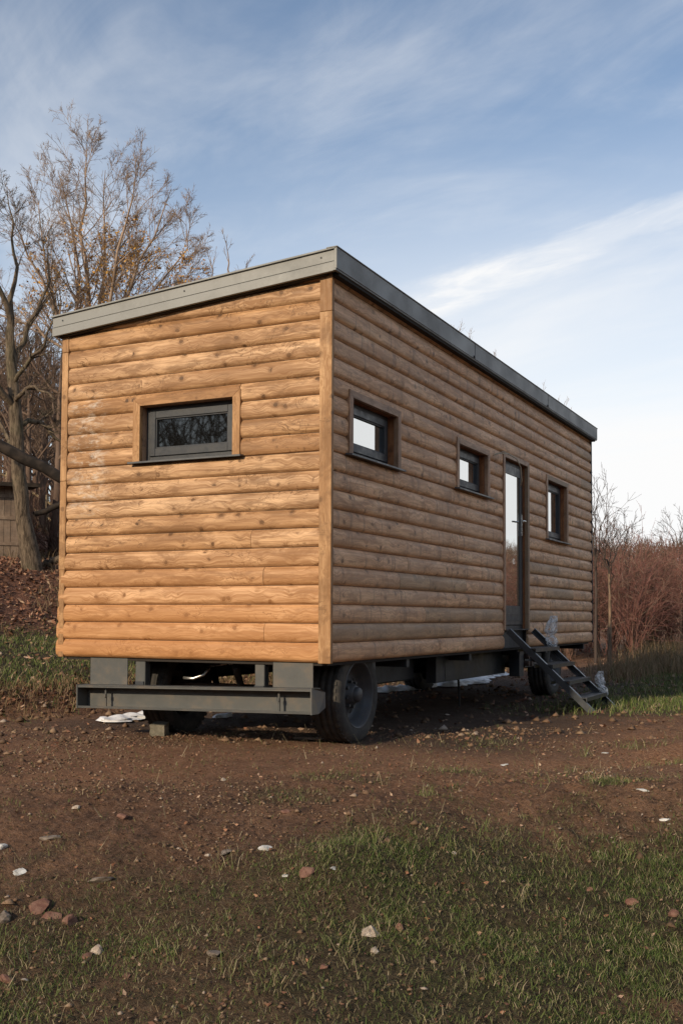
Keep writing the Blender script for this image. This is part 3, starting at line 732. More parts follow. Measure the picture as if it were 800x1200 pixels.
def plank(name, px, py, ln, wd, th, rz, label, mat='plank_board'):
    x, y, z, d = gpix(px, py); m = MB(); m.box((-ln/2, -wd/2, 0), (ln/2, wd/2, th)); o = m.build(name, mat, bevel=.003)
    o.location = (x, y, ground_h(np.array([x]), np.array([y]), False)[0]-.0+.012); o.rotation_euler = (R(1), R(-1), rz); return tag(o, label, 'plank')
plank('plank', 377, 868, .42, .13, .022, R(8), 'short weathered plank lying under the front right wheel')
plank('plank', 560, 806, .9, .06, .02, R(20), 'thin pale board lying under the middle of the wagon') if False else None
def strip(name, pts, w, mat, label, cat, hgt=.03, seed=1):
    """a lumpy strip laid along ground points"""
    rg = np.random.default_rng(seed); pts = np.array(pts, float); L = np.concatenate([[0], np.cumsum(np.hypot(*np.diff(pts, axis=0).T))]); n = max(8, int(L[-1]/.04)); k = 13
    q = np.linspace(0, L[-1], n); cx = np.interp(q, L, pts[:, 0]); cy = np.interp(q, L, pts[:, 1]); tx = np.gradient(cx); ty = np.gradient(cy); tl = np.hypot(tx, ty); nx, ny = -ty/tl, tx/tl
    ww = w*(.35+1.2*vnoise(q*3.1, q*0+seed, 9))*np.sqrt(np.clip(np.minimum(q, L[-1]-q)/.15, 0, 1)); V = []; nx, ny = [np.convolve(np.pad(v, 8, 'edge'), np.ones(17)/17, 'valid') for v in (nx, ny)]
    for i in range(n):
        for j in range(k):
            u = j/(k-1)*2-1; a = ww[i]/2*u*(1+.25*rg.normal()*(abs(u) > .6)); V.append((cx[i]+nx[i]*a, cy[i]+ny[i]*a, u))
    V = np.array(V); u = V[:, 2].copy(); V[:, 2] = ground_h(V[:, 0], V[:, 1], False)+.02+hgt*(1-u**2)*(.4+1.2*vnoise(V[:, 0]*12, V[:, 1]*12, 4))-.004
    F = np.array([(i*k+j, i*k+j+1, (i+1)*k+j+1, (i+1)*k+j) for i in range(n-1) for j in range(k-1)])
    o = np_mesh(name, V, [F], mat, smooth=True); return tag(o, label, cat)
def gp(*pp): return [gpix(*p)[:2] for p in pp]
strip('snow_patch', gp((122, 848), (150, 843), (178, 841)), .30, 'snow', 'thin white snow patch left of the left front tyre', 'snow patch', .04)
strip('snow_patch', gp((252, 843), (262, 842), (272, 841)), .2, 'snow', 'tiny white snow scrap behind the bumper, right of the left tyre', 'snow patch', .03, 2)
strip('snow_patch', gp((436, 812), (460, 810), (490, 808), (512, 806)), .30, 'snow', 'long white snow strip seen under the wagon beside the front wheel', 'snow patch', .05, 3)
strip('snow_patch', gp((518, 806), (540, 802), (560, 797), (583, 791)), .42, 'snow', 'white snow strip rising behind the wagon near the steps', 'snow patch', .06, 4)

ST = [(118, 1030, 17, .35, 'grey_stone', 'flat pale grey stone lying on dirt at the left'), (97, 1062, 0, 0, '', ''),
 (45, 1062, 14, .8, 'brick_red', 'angular brown brick chunk left of the other reddish stones'), (82, 1078, 11, .9, 'brick_red', 'upright reddish stone in the grass at lower left'),
 (60, 1070, 16, .4, 'brick_red', 'flat reddish slab between two brick chunks'), (4, 1072, 13, .7, 'grey_stone', 'grey stone cut by the left edge of the picture'),
 (115, 1113, 9, .8, 'pale_stone', 'pale cream stone in grass at lower left'), (102, 1121, 9, .4, 'brick_red', 'small red stone beside the pale cream stone'),
 (150, 1142, 9, .4, 'brick_red', 'flat orange brick bit near the bottom left'), (8, 1147, 11, .8, 'brick_red', 'rounded red stone at the bottom left corner'),
 (251, 1117, 13, .4, 'grey_stone', 'flat brownish grey stone in grass at lower centre'), (434, 1090, 13, .75, 'pale_stone', 'largest pale stone on the grass at lower centre'),
 (469, 1089, 7, .8, 'brick_red', 'small pinkish stone just right of the large pale one'), (440, 1118, 7, .7, 'pale_stone', 'small cream stone below the large pale one'),
 (356, 1022, 14, .5, 'brick_red', 'reddish flat stone on dirt left of the dark clod'), (312, 994, 10, .4, 'white_scrap', 'white chip lying on the dirt at centre'),
 (88, 948, 6, .6, 'pale_stone', 'small beige stone on dirt at left'), (145, 955, 8, .6, 'brick_red', 'small orange brick piece on dirt at left'),
 (264, 1000, 10, .4, 'grey_stone', 'flat grey stone near the white chip'), (24, 1023, 11, .3, 'white_scrap', 'white splinter on dirt at far left'),
 (3, 991, 9, .5, 'white_scrap', 'white chip cut by the left edge of the picture'), (58, 982, 14, .35, 'grey_stone', 'dull flat stone half sunk in dirt at left'),
 (262, 913, 5, .6, 'pale_stone', 'tiny pale stone in the dirt before the wheel'), (242, 1004, 4, .6, 'pale_stone', 'tiny cream pebble left of the grey flat stone'),
 (532, 999, 4, .6, 'pale_stone', 'tiny cream pebble at the lip of the dirt'), (690, 1043, 5, .7, 'brick_red', 'small pink stone in grass at right'),
 (740, 1058, 9, .6, 'brick_red', 'dark red lump in the grass at right'), (788, 1070, 8, .7, 'brick_red', 'dark red lump cut near the right edge'),
 (760, 1112, 9, .6, 'brick_red', 'dull red stone in grass at lower right'), (380, 1134, 8, .5, 'brick_red', 'dark red stone in the grass left of the cream stones'),
 (30, 1150, 5, .5, 'pale_stone', 'small cream pebble right of the corner stone'), (335, 950, 7, .5, 'brick_red', 'rusty flat stone in dirt at centre'),
 (752, 925, 9, .25, 'white_scrap', 'white flat scrap on the dirt mound at right'), (779, 962, 8, .25, 'white_scrap', 'lower white scrap on the mound at right'),
 (590, 896, 6, .25, 'white_scrap', 'white paper scrap on the open dirt'), (708, 882, 5, .25, 'white_scrap', 'tiny white scrap on dirt at the right'),
 (688, 905, 7, .25, 'pale_stone', 'pale splinter on dirt right of centre'), (390, 1020, 6, .4, 'white_scrap', 'white chip beside the dark clod'), (335, 1026, 5, .3, 'white_scrap', 'thin white chip beside the reddish flat stone')]
for i_, (px, py, sz, fl, mt, lb) in enumerate(ST):
    if not sz: continue
    x, y, z, d = gpix(px, py+sz*fl*.5); r_ = sz*d/FPX
    o = lumpy('stone' if mt != 'white_scrap' else 'white_scrap', (x, y, z+r_*fl*.12), r_*1.05, mt, lb, 'stone' if mt != 'white_scrap' else 'scrap', seed=i_+40, flat=fl, sub=2)
# bricks / shingle rubble stuff
def scatter(n, fn, box, seed):
    rg = np.random.default_rng(seed); out = []; tot = 0
    while tot < n:
        s = rg.uniform(box[0], box[1], n); l = rg.uniform(box[2], box[3], n)*(1 if box[4] is None else np.maximum(1, s*box[4]))
        x = CX-s*math.sin(YAW)+l*math.cos(YAW); y = CY+s*math.cos(YAW)+l*math.sin(YAW)
        keep = rg.random(n) < fn(x, y, s, l); out.append(np.stack([x[keep], y[keep]], -1)); tot += keep.sum()
        if len(out) > 60: break
    return np.concatenate(out)[:n]
def blades(P, h, w, lean, rnd, seed, segs=2, yofs=-.004):
    rg = np.random.default_rng(seed); n = len(P); a = rg.uniform(0, 2*np.pi, n); la = rg.uniform(0, 2*np.pi, n)
    z = ground_h(P[:, 0], P[:, 1])+yofs; dx, dy = np.cos(a)*w/2, np.sin(a)*w/2; lx, ly = np.cos(la)*lean*h, np.sin(la)*lean*h
    lv = []
    for f, wf in ((0, 1), (.5, .8)):
        hx = h*f*np.sqrt(np.maximum(.1, 1-(lean*f)**2*.5))
        for sg in (-1, 1): lv.append(np.stack([P[:, 0]+lx*f**1.7+sg*dx*wf, P[:, 1]+ly*f**1.7+sg*dy*wf, z+hx], -1))
    lv.append(np.stack([P[:, 0]+lx, P[:, 1]+ly, z+h*np.sqrt(np.maximum(.05, 1-np.minimum(lean, .97)**2))], -1))
    V = np.stack(lv, 1).reshape(-1, 3); b = np.arange(n)[:, None]*5
    return V, (b+np.array([[0, 1, 3, 2]])), (b+np.array([[2, 3, 4]])), np.repeat(rnd, 5)
def join_build(name, parts, mat, **kw):
    o = 0; Vs = []; Q = []; T = []; Rn = []
    for V, q, t_, r_ in parts: Vs.append(V); Q.append(q+o); T.append(t_+o); Rn.append(r_); o += len(V)
    return np_mesh(name, np.concatenate(Vs), [np.concatenate(Q), np.concatenate(T)], mat, rnd=np.concatenate(Rn), **kw)
rg = RNG
parts = []
P = scatter(125000, lambda x, y, s, l: grass_mask(x, y)*(.10+.9*sstep(-.22, .4, fbm(x, y, 1.6, 4, 81)+.5*fbm(x, y, 6., 3, 82)))*(.72+.28*sstep(-.5, .6, l)), (2.6, 7.5, -3.6, 3.6, None), 1)
n = len(P); hh = rg.uniform(.010, .038, n)*(.55+.9*vnoise(P[:, 0]*3, P[:, 1]*3, 83)); s_, l_ = fwd(P[:, 0], P[:, 1]); hh *= 1+.5*sstep(.5, 1.8, l_)
col = np.clip(rg.normal(.38, .2, n)+.25*(vnoise(P[:, 0]*2, P[:, 1]*2, 84)-.5), 0, .8); dry = rg.random(n) < .16; col[dry] = rg.uniform(.84, 1, dry.sum())
parts.append(blades(P, hh, rg.uniform(.0016, .0034, n), rg.uniform(.45, .98, n), col, 2))
# flattened dead thatch between the green, and straw lying on the dirt
P = scatter(52000, lambda x, y, s, l: grass_mask(x, y)*.8+.05, (2.6, 8.5, -4, 4, None), 101); n = len(P)
parts.append(blades(P, rg.uniform(.015, .06, n), rg.uniform(.0012, .0028, n), rg.uniform(.90, .995, n), rg.choice([.8, .86, .9, 1., .6], n)*rg.uniform(.93, 1., n), 102, yofs=.004))
P = scatter(700, lambda x, y, s, l: .5+0*x, (3, 9, -4, 4, None), 103); n = len(P)
parts.append(blades(P, rg.uniform(.06, .16, n), rg.uniform(.002, .004, n), rg.uniform(.96, .998, n), rg.uniform(.84, 1., n), 104, yofs=.012))
# clumps of long, bent dry grass
C0 = scatter(260, lambda x, y, s, l: grass_mask(x, y)*.5+.35*sstep(1.2, 2.2, l), (3.2, 8., -3, 3.4, None), 5)
P = np.repeat(C0, 26, 0)+rg.normal(0, .035, (len(C0)*26, 2)); n = len(P); cl = np.repeat(rg.uniform(.4, 1, len(C0)), 26)
parts.append(blades(P, rg.uniform(.05, .15, n)*cl, rg.uniform(.002, .0035, n), rg.uniform(.55, .97, n), np.clip(rg.normal(.72, .2, n), .1, 1), 6))
# green on the bank at the left and behind the steps at the right
P = scatter(85000, lambda x, y, s, l: grass_mask(x, y), (8.5, 24, -9.5, 9.5, None), 7); n = len(P); s_, _ = fwd(P[:, 0], P[:, 1])
parts.append(blades(P, rg.uniform(.03, .11, n)*(.4+1.1*vnoise(P[:, 0]*1.2, P[:, 1]*1.2, 88)), rg.uniform(.004, .009, n), rg.uniform(.3, .9, n), np.clip(rg.normal(.56, .26, n), 0, 1), 8))
P = scatter(2500, lambda x, y, s, l: sstep(.25, .6, fbm(x, y, 1.7, 3, 90)), (5.5, 12, -4, 4.5, None), 9); n = len(P)
parts.append(blades(P, rg.uniform(.01, .05, n), rg.uniform(.002, .004, n), rg.uniform(.4, .95, n), np.clip(rg.normal(.6, .25, n), 0, 1), 10))
g = join_build('grass', parts, 'grass_blade'); tag(g, 'short green grass mixed with dry blades over the ground', 'grass', kind='stuff')
# dry tall grass before the thicket and at the bank edge
parts = []
P = scatter(42000, lambda x, y, s, l: sstep(16.5, 19.5, s+fbm(x, y, .5, 3, 92)*2)*sstep(-1, .5, x+.1*(y-10))*sstep(.8, -.5, foot_t(x, y))*(.15+.85*sstep(-.4, .3, fbm(x, y, .8, 3, 93))), (15, 30, -3, 14, None), 11); n = len(P)
parts.append(blades(P, rg.uniform(.14, .75, n)*(.30+1.1*vnoise(P[:, 0]*.9, P[:, 1]*.9, 94)), rg.uniform(.006, .014, n), rg.uniform(.1, .85, n), np.clip(rg.normal(.45, .25, n), 0, 1), 12))
P = scatter(9000, lambda x, y, s, l: np.exp(-((foot_t(x, y)-.5)/.35)**2)*.8, (7, 20, -8, 4, None), 13); n = len(P)
parts.append(blades(P, rg.uniform(.05, .22, n), rg.uniform(.004, .008, n), rg.uniform(.4, .95, n), np.clip(rg.normal(.5, .3, n), 0, 1), 14))
P = scatter(9000, lambda x, y, s, l: leaf_mask(x, y)*sstep(.1, .5, fbm(x, y, .7, 3, 96)), (12, 30, -11, 6, None), 15); n = len(P)
parts.append(blades(P, rg.uniform(.08, .4, n), rg.uniform(.006, .012, n), rg.uniform(.4, .95, n), np.clip(rg.normal(.35, .2, n), 0, 1), 16))
g = join_build('dry_grass', parts, 'dry_grass'); tag(g, 'tall dry straw-coloured grass before the thicket and along the bank', 'dry grass', kind='stuff')

def quads_at(C, size, seed, up=.5):
    rg = np.random.default_rng(seed); n = len(C); a = rg.normal(size=(n, 3)); a[:, 2] *= up; a /= np.linalg.norm(a, axis=1)[:, None]
    b = rg.normal(size=(n, 3)); b[:, 2] *= up; b -= (a*b).sum(1)[:, None]*a; b /= np.linalg.norm(b, axis=1)[:, None]
    a = a*size[:, None]; b = b*size[:, None]*.6
    V = np.stack([C-a, C-b*.9+a*.1, C+a, C+b*.9+a*.1], 1); V[:, 0::2, 2] += (size*.25)[:, None]
    return V.reshape(-1, 3), np.arange(n)[:, None]*4+np.array([[0, 1, 2, 3]])
def leafset(n, fn, box, sz, seed, up=.35):
    P = scatter(n, fn, box, seed); C = np.column_stack([P, ground_h(P[:, 0], P[:, 1])+.008]); n = len(C)
    V, q = quads_at(C, RNG.uniform(*sz, n), seed, up); return V, q, np.zeros((0, 3), int), np.repeat(RNG.random(n), 4)
parts = [leafset(45000, lambda x, y, s, l: leaf_mask(x, y)*.9+.03, (12, 34, -13, 8, None), (.025, .06), 21, .5),
         leafset(3500, lambda x, y, s, l: .25+.4*sstep(.5, 2, foot_t(x, y)), (8, 20, -8, 8, None), (.015, .035), 22),
         leafset(5200, lambda x, y, s, l: .4+0*x, (3, 9, -4, 4, None), (.005, .015), 23),
         leafset(5000, lambda x, y, s, l: sstep(0., .4, foot_t(x, y))*sstep(1.4, .8, foot_t(x, y)), (9, 24, -8, 6, None), (.02, .04), 24, .5)]
g = join_build('leaf_litter', parts, 'leaf_litter'); tag(g, 'fallen brown and russet leaves covering the slope and strewn over the dirt', 'leaf litter', kind='stuff')
# clods and gravel
def clods(n, fn, box, sz, seed):
    P = scatter(n, fn, box, seed); n = len(P); rg = np.random.default_rng(seed+1)
    O = np.array([(1, 0, 0), (-1, 0, 0), (0, 1, 0), (0, -1, 0), (0, 0, 1), (0, 0, -.4)], float)
    s = rg.uniform(0, 1, n)**3*(sz[1]-sz[0])+sz[0]
    V = O[None]*s[:, None, None]*(1+rg.uniform(-.45, .45, (n, 6, 3))); V[:, :, 2] *= .7
    a = rg.uniform(0, 6.28, n); ca, sa = np.cos(a)[:, None], np.sin(a)[:, None]
    X = V[:, :, 0]*ca-V[:, :, 1]*sa; Y = V[:, :, 0]*sa+V[:, :, 1]*ca
    V = np.stack([X+P[:, 0:1], Y+P[:, 1:2], V[:, :, 2]+(ground_h(P[:, 0], P[:, 1])+s*.15)[:, None]], -1)
    T = np.array([(0, 2, 4), (2, 1, 4), (1, 3, 4), (3, 0, 4), (2, 0, 5), (1, 2, 5), (3, 1, 5), (0, 3, 5)])
    F = (np.arange(n)[:, None, None]*6+T[None]).reshape(-1, 3)
    return V.reshape(-1, 3), np.zeros((0, 4), int), F, np.repeat(rg.random(n)**1.5, 6)
parts = [clods(24000, lambda x, y, s, l: (.12+.88*sstep(-.1, .4, fbm(x, y, 1.6, 3, 97)))*(1-.75*track(x, y))*(1-.75*grass_mask(x, y)), (3.2, 9.5, -4.2, 4.2, None), (.002, .015), 31),
         clods(600, lambda x, y, s, l: (sstep(.1, .5, fbm(x, y, 1.1, 3, 98))+.03)*(1-.8*track(x, y))*(1-.7*grass_mask(x, y)), (3.5, 9.5, -4.2, 4.2, None), (.010, .034), 33),
         clods(5000, lambda x, y, s, l: .2+np.exp(-((foot_t(x, y)-.25)/.3)**2), (8, 20, -9, 6, None), (.006, .05), 35)]
g = join_build('gravel', parts, 'gravel_mix'); tag(g, 'small brown clods and gravel strewn over the churned dirt', 'gravel', kind='stuff')

# ------------------------------------------------------------------ trees
def tubes(Pn, Rn, sides):
    """Pn (N,K,3), Rn (N,K)"""
    N, K, _ = Pn.shape; T = np.gradient(Pn, axis=1); T /= np.linalg.norm(T, axis=2)[..., None]+1e-9
    ref = np.where(np.abs(T[..., 2:3]) < .9, np.array([0, 0, 1.]), np.array([1., 0, 0])); a = np.cross(T, ref); a /= np.linalg.norm(a, axis=2)[..., None]+1e-9
    for k in range(1, K):                          # avoid twisting
        v = a[:, k-1]-(a[:, k-1]*T[:, k]).sum(1)[:, None]*T[:, k]; a[:, k] = v/(np.linalg.norm(v, axis=1)[:, None]+1e-9)
    b = np.cross(T, a); w = np.arange(sides)*2*np.pi/sides
    V = Pn[:, :, None]+Rn[:, :, None, None]*(a[:, :, None]*np.cos(w)[None, None, :, None]+b[:, :, None]*np.sin(w)[None, None, :, None])
    base = (np.arange(N)[:, None, None]*K+np.arange(K-1)[None, :, None])*sides; k = np.arange(sides)[None, None]; k2 = (k+1) % sides
    F = np.stack([base+k, base+k2, base+sides+k2, base+sides+k], -1).reshape(-1, 4)
    return V.reshape(-1, 3), F
def spawn(Pn, Rn, per, ratio, ang, rg, K=5, tmin=.2, upb=.25, wob=.10, rfac=.55, rmin=.002):
    N, KK, _ = Pn.shape; L = np.linalg.norm(np.diff(Pn, axis=1), axis=2).sum(1)
    idx = np.repeat(np.arange(N), per); n = len(idx); t_ = tmin+(1-tmin)*rg.random(n)**.8; f = t_*(KK-1); i0 = np.minimum(f.astype(int), KK-2); fr = (f-i0)[:, None]
    p0 = Pn[idx, i0]*(1-fr)+Pn[idx, i0+1]*fr; d = Pn[idx, i0+1]-Pn[idx, i0]; d /= np.linalg.norm(d, axis=1)[:, None]+1e-9
    r0 = (Rn[idx, i0]*(1-fr[:, 0])+Rn[idx, i0+1]*fr[:, 0])
    q = rg.normal(size=(n, 3)); q -= (q*d).sum(1)[:, None]*d; q /= np.linalg.norm(q, axis=1)[:, None]+1e-9
    an = np.radians(rg.uniform(*ang, n))[:, None]; dd = d*np.cos(an)+q*np.sin(an)
    ln = L[idx]*ratio*(1.15-.65*t_)*rg.uniform(.6, 1.25, n); out = [p0]; cur = p0; dv = dd
    for k in range(K-1):
        dv = dv+rg.normal(0, wob, (n, 3))+np.array([0, 0, upb/(K-1)]); dv /= np.linalg.norm(dv, axis=1)[:, None]; cur = cur+dv*(ln/(K-1))[:, None]; out.append(cur)
    Pc = np.stack(out, 1); rb = np.maximum(r0*rfac*rg.uniform(.7, 1, n), rmin); Rc = rb[:, None]*np.linspace(1, .35, K)[None]; Rc = np.maximum(Rc, rmin*.6)
    return Pc, Rc
def resample(pts, radii, K):
    pts = np.array(pts, float); u = np.concatenate([[0], np.cumsum(np.linalg.norm(np.diff(pts, axis=0), axis=1))]); q = np.linspace(0, u[-1], K)
    return np.stack([np.interp(q, u, pts[:, i]) for i in range(3)], -1), np.interp(q, u, radii)
def tree(name, trunk, stems, label, cat, levels, seed, group=None, mats=('bark', 'twig_bark'), leaves=None, base=None):
    """trunk: (points, radii); stems: list of (points, radii); levels: spawn settings"""
    rg = np.random.default_rng(seed); b = np.array(base if base is not None else trunk[0][0], float)
    root = empty(name, tuple(b)); tag(root, label, cat, group)
    K = 9; tp, tr = resample(trunk[0], trunk[1], 14); tp = tp+rg.normal(0, .012, tp.shape)*tr[:, None]*4
    V, F = tubes(tp[None]-b, tr[None], 12); V = V+rg.normal(0, .006, V.shape); np_mesh('trunk', V, [F], mats[0], root, smooth=True)
    S = [resample(*s, K) for s in stems]; Pn = np.stack([s[0]+rg.normal(0, .035, (K, 3))*(np.arange(K) > 0)[:, None] for s in S]); Rn = np.stack([s[1] for s in S])
    Vs, Fs = tubes(Pn-b, Rn, 7); VV, FF, o = [Vs], [Fs], len(Vs); Pc, Rc = Pn, Rn; ends = None
    for li, lv in enumerate(levels):
        Pc, Rc = spawn(Pc, Rc, rg=rg, **lv)
        if li == 0: pass
        Vs, Fs = tubes(Pc-b, Rc, 5 if li == 0 else 3); VV.append(Vs); FF.append(Fs+o); o += len(Vs); ends = Pc
        if leaves and li == leaves[4]:
            n = leaves[0]; c, rr, = leaves[1], leaves[2]
            E_ = Pc.reshape(-1, 3); dd = np.linalg.norm((E_-np.array(c))/np.array(rr), axis=1); E_ = E_[dd < 1.]
            if len(E_):
                C_ = E_[rg.integers(0, len(E_), n)]+rg.normal(0, .03, (n, 3)); V_, q_ = quads_at(C_-b, rg.uniform(*leaves[3], n), seed+5, 1.); np_mesh('leaves', V_, [q_], 'yellow_leaf', root, rnd=np.repeat(rg.random(n), 4))
    np_mesh('crown', np.concatenate(VV), [np.concatenate(FF)], mats[1], root)
    return root
def pts(D, *pp): return [tuple(at(p[0], p[1], D+(p[2] if len(p) > 2 else 0))) for p in pp]

# big many-stemmed tree rising behind the left of the wagon
D = 22; base = np.array(at(104, 600, D)); base[2] = gz(base[0], base[1])-.1
fork = at(100, 430, D)
trunkB = ([tuple(base), tuple(at(101, 520, D)), tuple(fork)], [.28, .2, .13])
sB = [
 (pts(D, (98, 470), (71, 378, -.4), (52, 337, -.8), (28, 286, -1.), (6, 243, -1.2)), [0.0512, 0.0413, 0.0289, 0.0165, 0.0066]),
 (pts(D, (98, 450), (70, 404, .3), (40, 383, .6), (5, 370, 1.), (-40, 344, 1.2)), [0.0438, 0.0314, 0.0239, 0.0165, 0.0066]),
 (pts(D, (100, 440), (90, 378, .2), (93, 318, .4), (86, 262, .5), (66, 202, .6)), [0.0512, 0.0438, 0.0314, 0.019, 0.0066]),
 (pts(D, (100, 440), (64, 353, .9), (52, 292, 1.2), (44, 232, 1.4)), [0.0413, 0.0264, 0.0165, 0.0061]),
 (pts(D, (100, 435), (104, 361, -.3), (97, 280, -.2), (104, 224, 0), (103, 177, 0)), [0.0562, 0.0462, 0.0314, 0.019, 0.0066]),
 (pts(D, (101, 435), (116, 366, .6), (122, 310, .7), (124, 249, .9), (122, 202, 1)), [0.0512, 0.0413, 0.0289, 0.0165, 0.0061]),
 (pts(D, (103, 440), (128, 361, -.7), (140, 292, -1), (152, 241, -1.1), (160, 198, -1.2)), [0.0462, 0.0363, 0.0264, 0.0165, 0.0056]),
 (pts(D, (103, 440), (138, 363, .3), (166, 310, .5), (186, 262, .6), (200, 219, .6)), [0.0462, 0.0363, 0.0264, 0.0165, 0.0056]),
 (pts(D, (105, 445), (150, 370, -.3), (190, 334, -.6), (214, 301, -.8), (222, 262, -1)), [0.0438, 0.0314, 0.0214, 0.014, 0.0056]),
 (pts(D, (105, 450), (155, 391, .8), (195, 357, 1.), (212, 334, 1.2), (238, 308, 1.2)), [0.0413, 0.0314, 0.0214, 0.0115, 0.005]),
 (pts(D, (103, 460), (112, 404, 1.2), (150, 344, 1.8), (172, 275, 2.2)), [0.0363, 0.0264, 0.0165, 0.0056])]
LV = [dict(per=19, ratio=.36, ang=(18, 50), K=6, tmin=.2, upb=.30, rfac=.55, rmin=.0055, wob=.12), dict(per=11, ratio=.45, ang=(20, 55), K=5, tmin=.15, upb=.2, rfac=.55, rmin=.0042, wob=.15), dict(per=8, ratio=.5, ang=(20, 60), K=4, tmin=.15, upb=.15, rfac=.6, rmin=.0032, wob=.18)]
tree('bare_tree', trunkB, sB, 'large many-stemmed bare tree with a fan of branches rising behind the wagon roof', 'tree', LV, 4, mats=('bark', 'twig_bark'),
     leaves=(3600, at(130, 335, D), (2.1, 2.1, 1.3), (.018, .042), 2))
# leaning tree at the far left
D = 19; x, y, z, D = gpix(37, 668); 
trA = (pts(D, (39, 672), (33, 640), (27, 600), (22, 555), (20, 505), (16, 450), (12, 400), (13, 370)), [.21, .165, .14, .13, .12, .105, .085, .06])
sA = [
 (pts(D, (13, 372), (14, 350), (19, 315, .2), (14, 270, .4), (7, 225, .6)), [.062, .045, .032, .02, .006]),
 (pts(D, (14, 380), (-4, 330, -.3), (-22, 270, -.5), (-30, 220)), [.06, .04, .025, .008]),
 (pts(D, (17, 450), (40, 418, -.4), (55, 395, -.6), (66, 360, -.8)), [.045, .035, .022, .008]),
 (pts(D, (20, 500), (44, 492, .3), (60, 505, .5), (75, 520, .6)), [.06, .045, .03, .02]),
 (pts(D, (19, 480), (-2, 450, -.3), (-30, 430, -.5)), [.07, .05, .01]),
 (pts(D, (16, 430), (34, 380, .6), (60, 330, .9), (52, 290, 1.1)), [.06, .04, .025, .008]),
 (pts(D, (22, 540), (6, 510, .4), (-14, 470, .6), (-30, 400, .6)), [.06, .04, .03, .01]),
 (pts(D, (18, 470), (38, 448, -.7), (62, 470, -1)), [.05, .03, .015])]
LA = [dict(per=8, ratio=.42, ang=(25, 60), K=6, upb=.3, rfac=.5, rmin=.006, wob=.13), dict(per=8, ratio=.45, ang=(20, 60), K=5, upb=.2, rfac=.5, rmin=.004, wob=.14), dict(per=7, ratio=.45, ang=(20, 60), K=4, upb=.1, rfac=.55, rmin=.0034, wob=.18)]
tree('bare_tree', trA, sA, 'leaning bare tree with a thick grey-brown trunk in front of the plank shed', 'tree', LA, 9, mats=('bark', 'bark'))
# small tree over the roof
D = 30; p = at(268, 560, D); p[2] = gz(p[0], p[1])
tree('bare_tree', ([tuple(p), tuple(at(266, 400, D)), tuple(at(266, 330, D))], [.12, .07, .04]),
     [(pts(D, (266, 370), (252, 330), (246, 300)), [.03, .02, .006]), (pts(D, (266, 350), (270, 310), (264, 284)), [.035, .02, .006]), (pts(D, (266, 360), (284, 325), (290, 305)), [.03, .02, .006]), (pts(D, (266, 380), (240, 350), (222, 330)), [.03, .02, .006])],
     'small slender bare tree whose top just shows over the middle of the sloping roof edge', 'tree', [dict(per=6, ratio=.4, ang=(20, 50), K=5, upb=.3, rmin=.007), dict(per=5, ratio=.45, ang=(20, 55), K=4, upb=.2, rmin=.005)], 15)
# wood on the ridge at the left: one model, copied
def generic_tree(name, h, seed, label, group, mats, lean=.05, nst=9):
    rg = np.random.default_rng(seed); top = np.array([rg.normal(0, lean)*h, rg.normal(0, lean)*h, h])
    tp = [(0, 0, -.2), tuple(top*.3+rg.normal(0, .05, 3)), tuple(top*.65), tuple(top)]; tr = [.13, .10, .06, .015]
    st = []
    for i in range(nst):
        f = .25+.7*i/nst; a = i*2.4; o = top*f; ln = h*.38*(1.1-f*.6); d = np.array([math.cos(a), math.sin(a), .9])
        st.append(([tuple(o), tuple(o+d*ln*.4), tuple(o+d*ln*.7+np.array([0, 0, ln*.2])), tuple(o+d*ln*.9+np.array([0, 0, ln*.5]))], [.045, .03, .02, .007]))
    return tree(name, (tp, tr), st, label, 'tree', [dict(per=8, ratio=.4, ang=(20, 55), K=5, upb=.3, rmin=.007), dict(per=6, ratio=.45, ang=(20, 60), K=4, upb=.15, rmin=.006), dict(per=4, ratio=.5, ang=(20, 60), K=3, upb=.1, rmin=.005)], seed, group, mats)
def copy_tree(root):
    r = root.copy(); COL.objects.link(r)
    for ch in root.children:
        c = ch.copy(); COL.objects.link(c); c.parent = r
    return r
GR = 'bare trees of the wood on the ridge behind the shed'
LB = 'slender brown bare tree in the dense wood on the ridge behind the shed'
protoR = [generic_tree('woodland_tree', 6.2, 50, LB, GR, ('ridge_bark', 'ridge_bark')), generic_tree('woodland_tree', 5.4, 51, LB, GR, ('ridge_bark', 'ridge_bark'), nst=11)]
rg2 = random.Random(3)
spots = [(62, 25), (50, 29), (36, 27), (24, 31), (8, 28), (70, 32), (57, 34), (44, 36), (30, 38), (14, 35), (-6, 31), (-20, 27), (82, 28), (100, 31), (68, 38), (52, 41), (38, 43), (20, 42), (2, 40), (-30, 34), (120, 34), (60, 46), (45, 48), (28, 47), (75, 44), (-45, 30), (10, 47), (150, 33), (185, 35)]
for i_, (px, D) in enumerate(spots):
    p = at(px, 580, D); o = protoR[i_] if i_ < 2 else copy_tree(protoR[i_ % 2]); o.location = (p[0], p[1], gz(p[0], p[1])-.1)
    o.rotation_euler = (0, 0, rg2.uniform(0, 6.28)); sc_ = rg2.uniform(.75, 1.1)*(1.05 if D > 35 else .9); o.scale = (sc_, sc_, sc_)
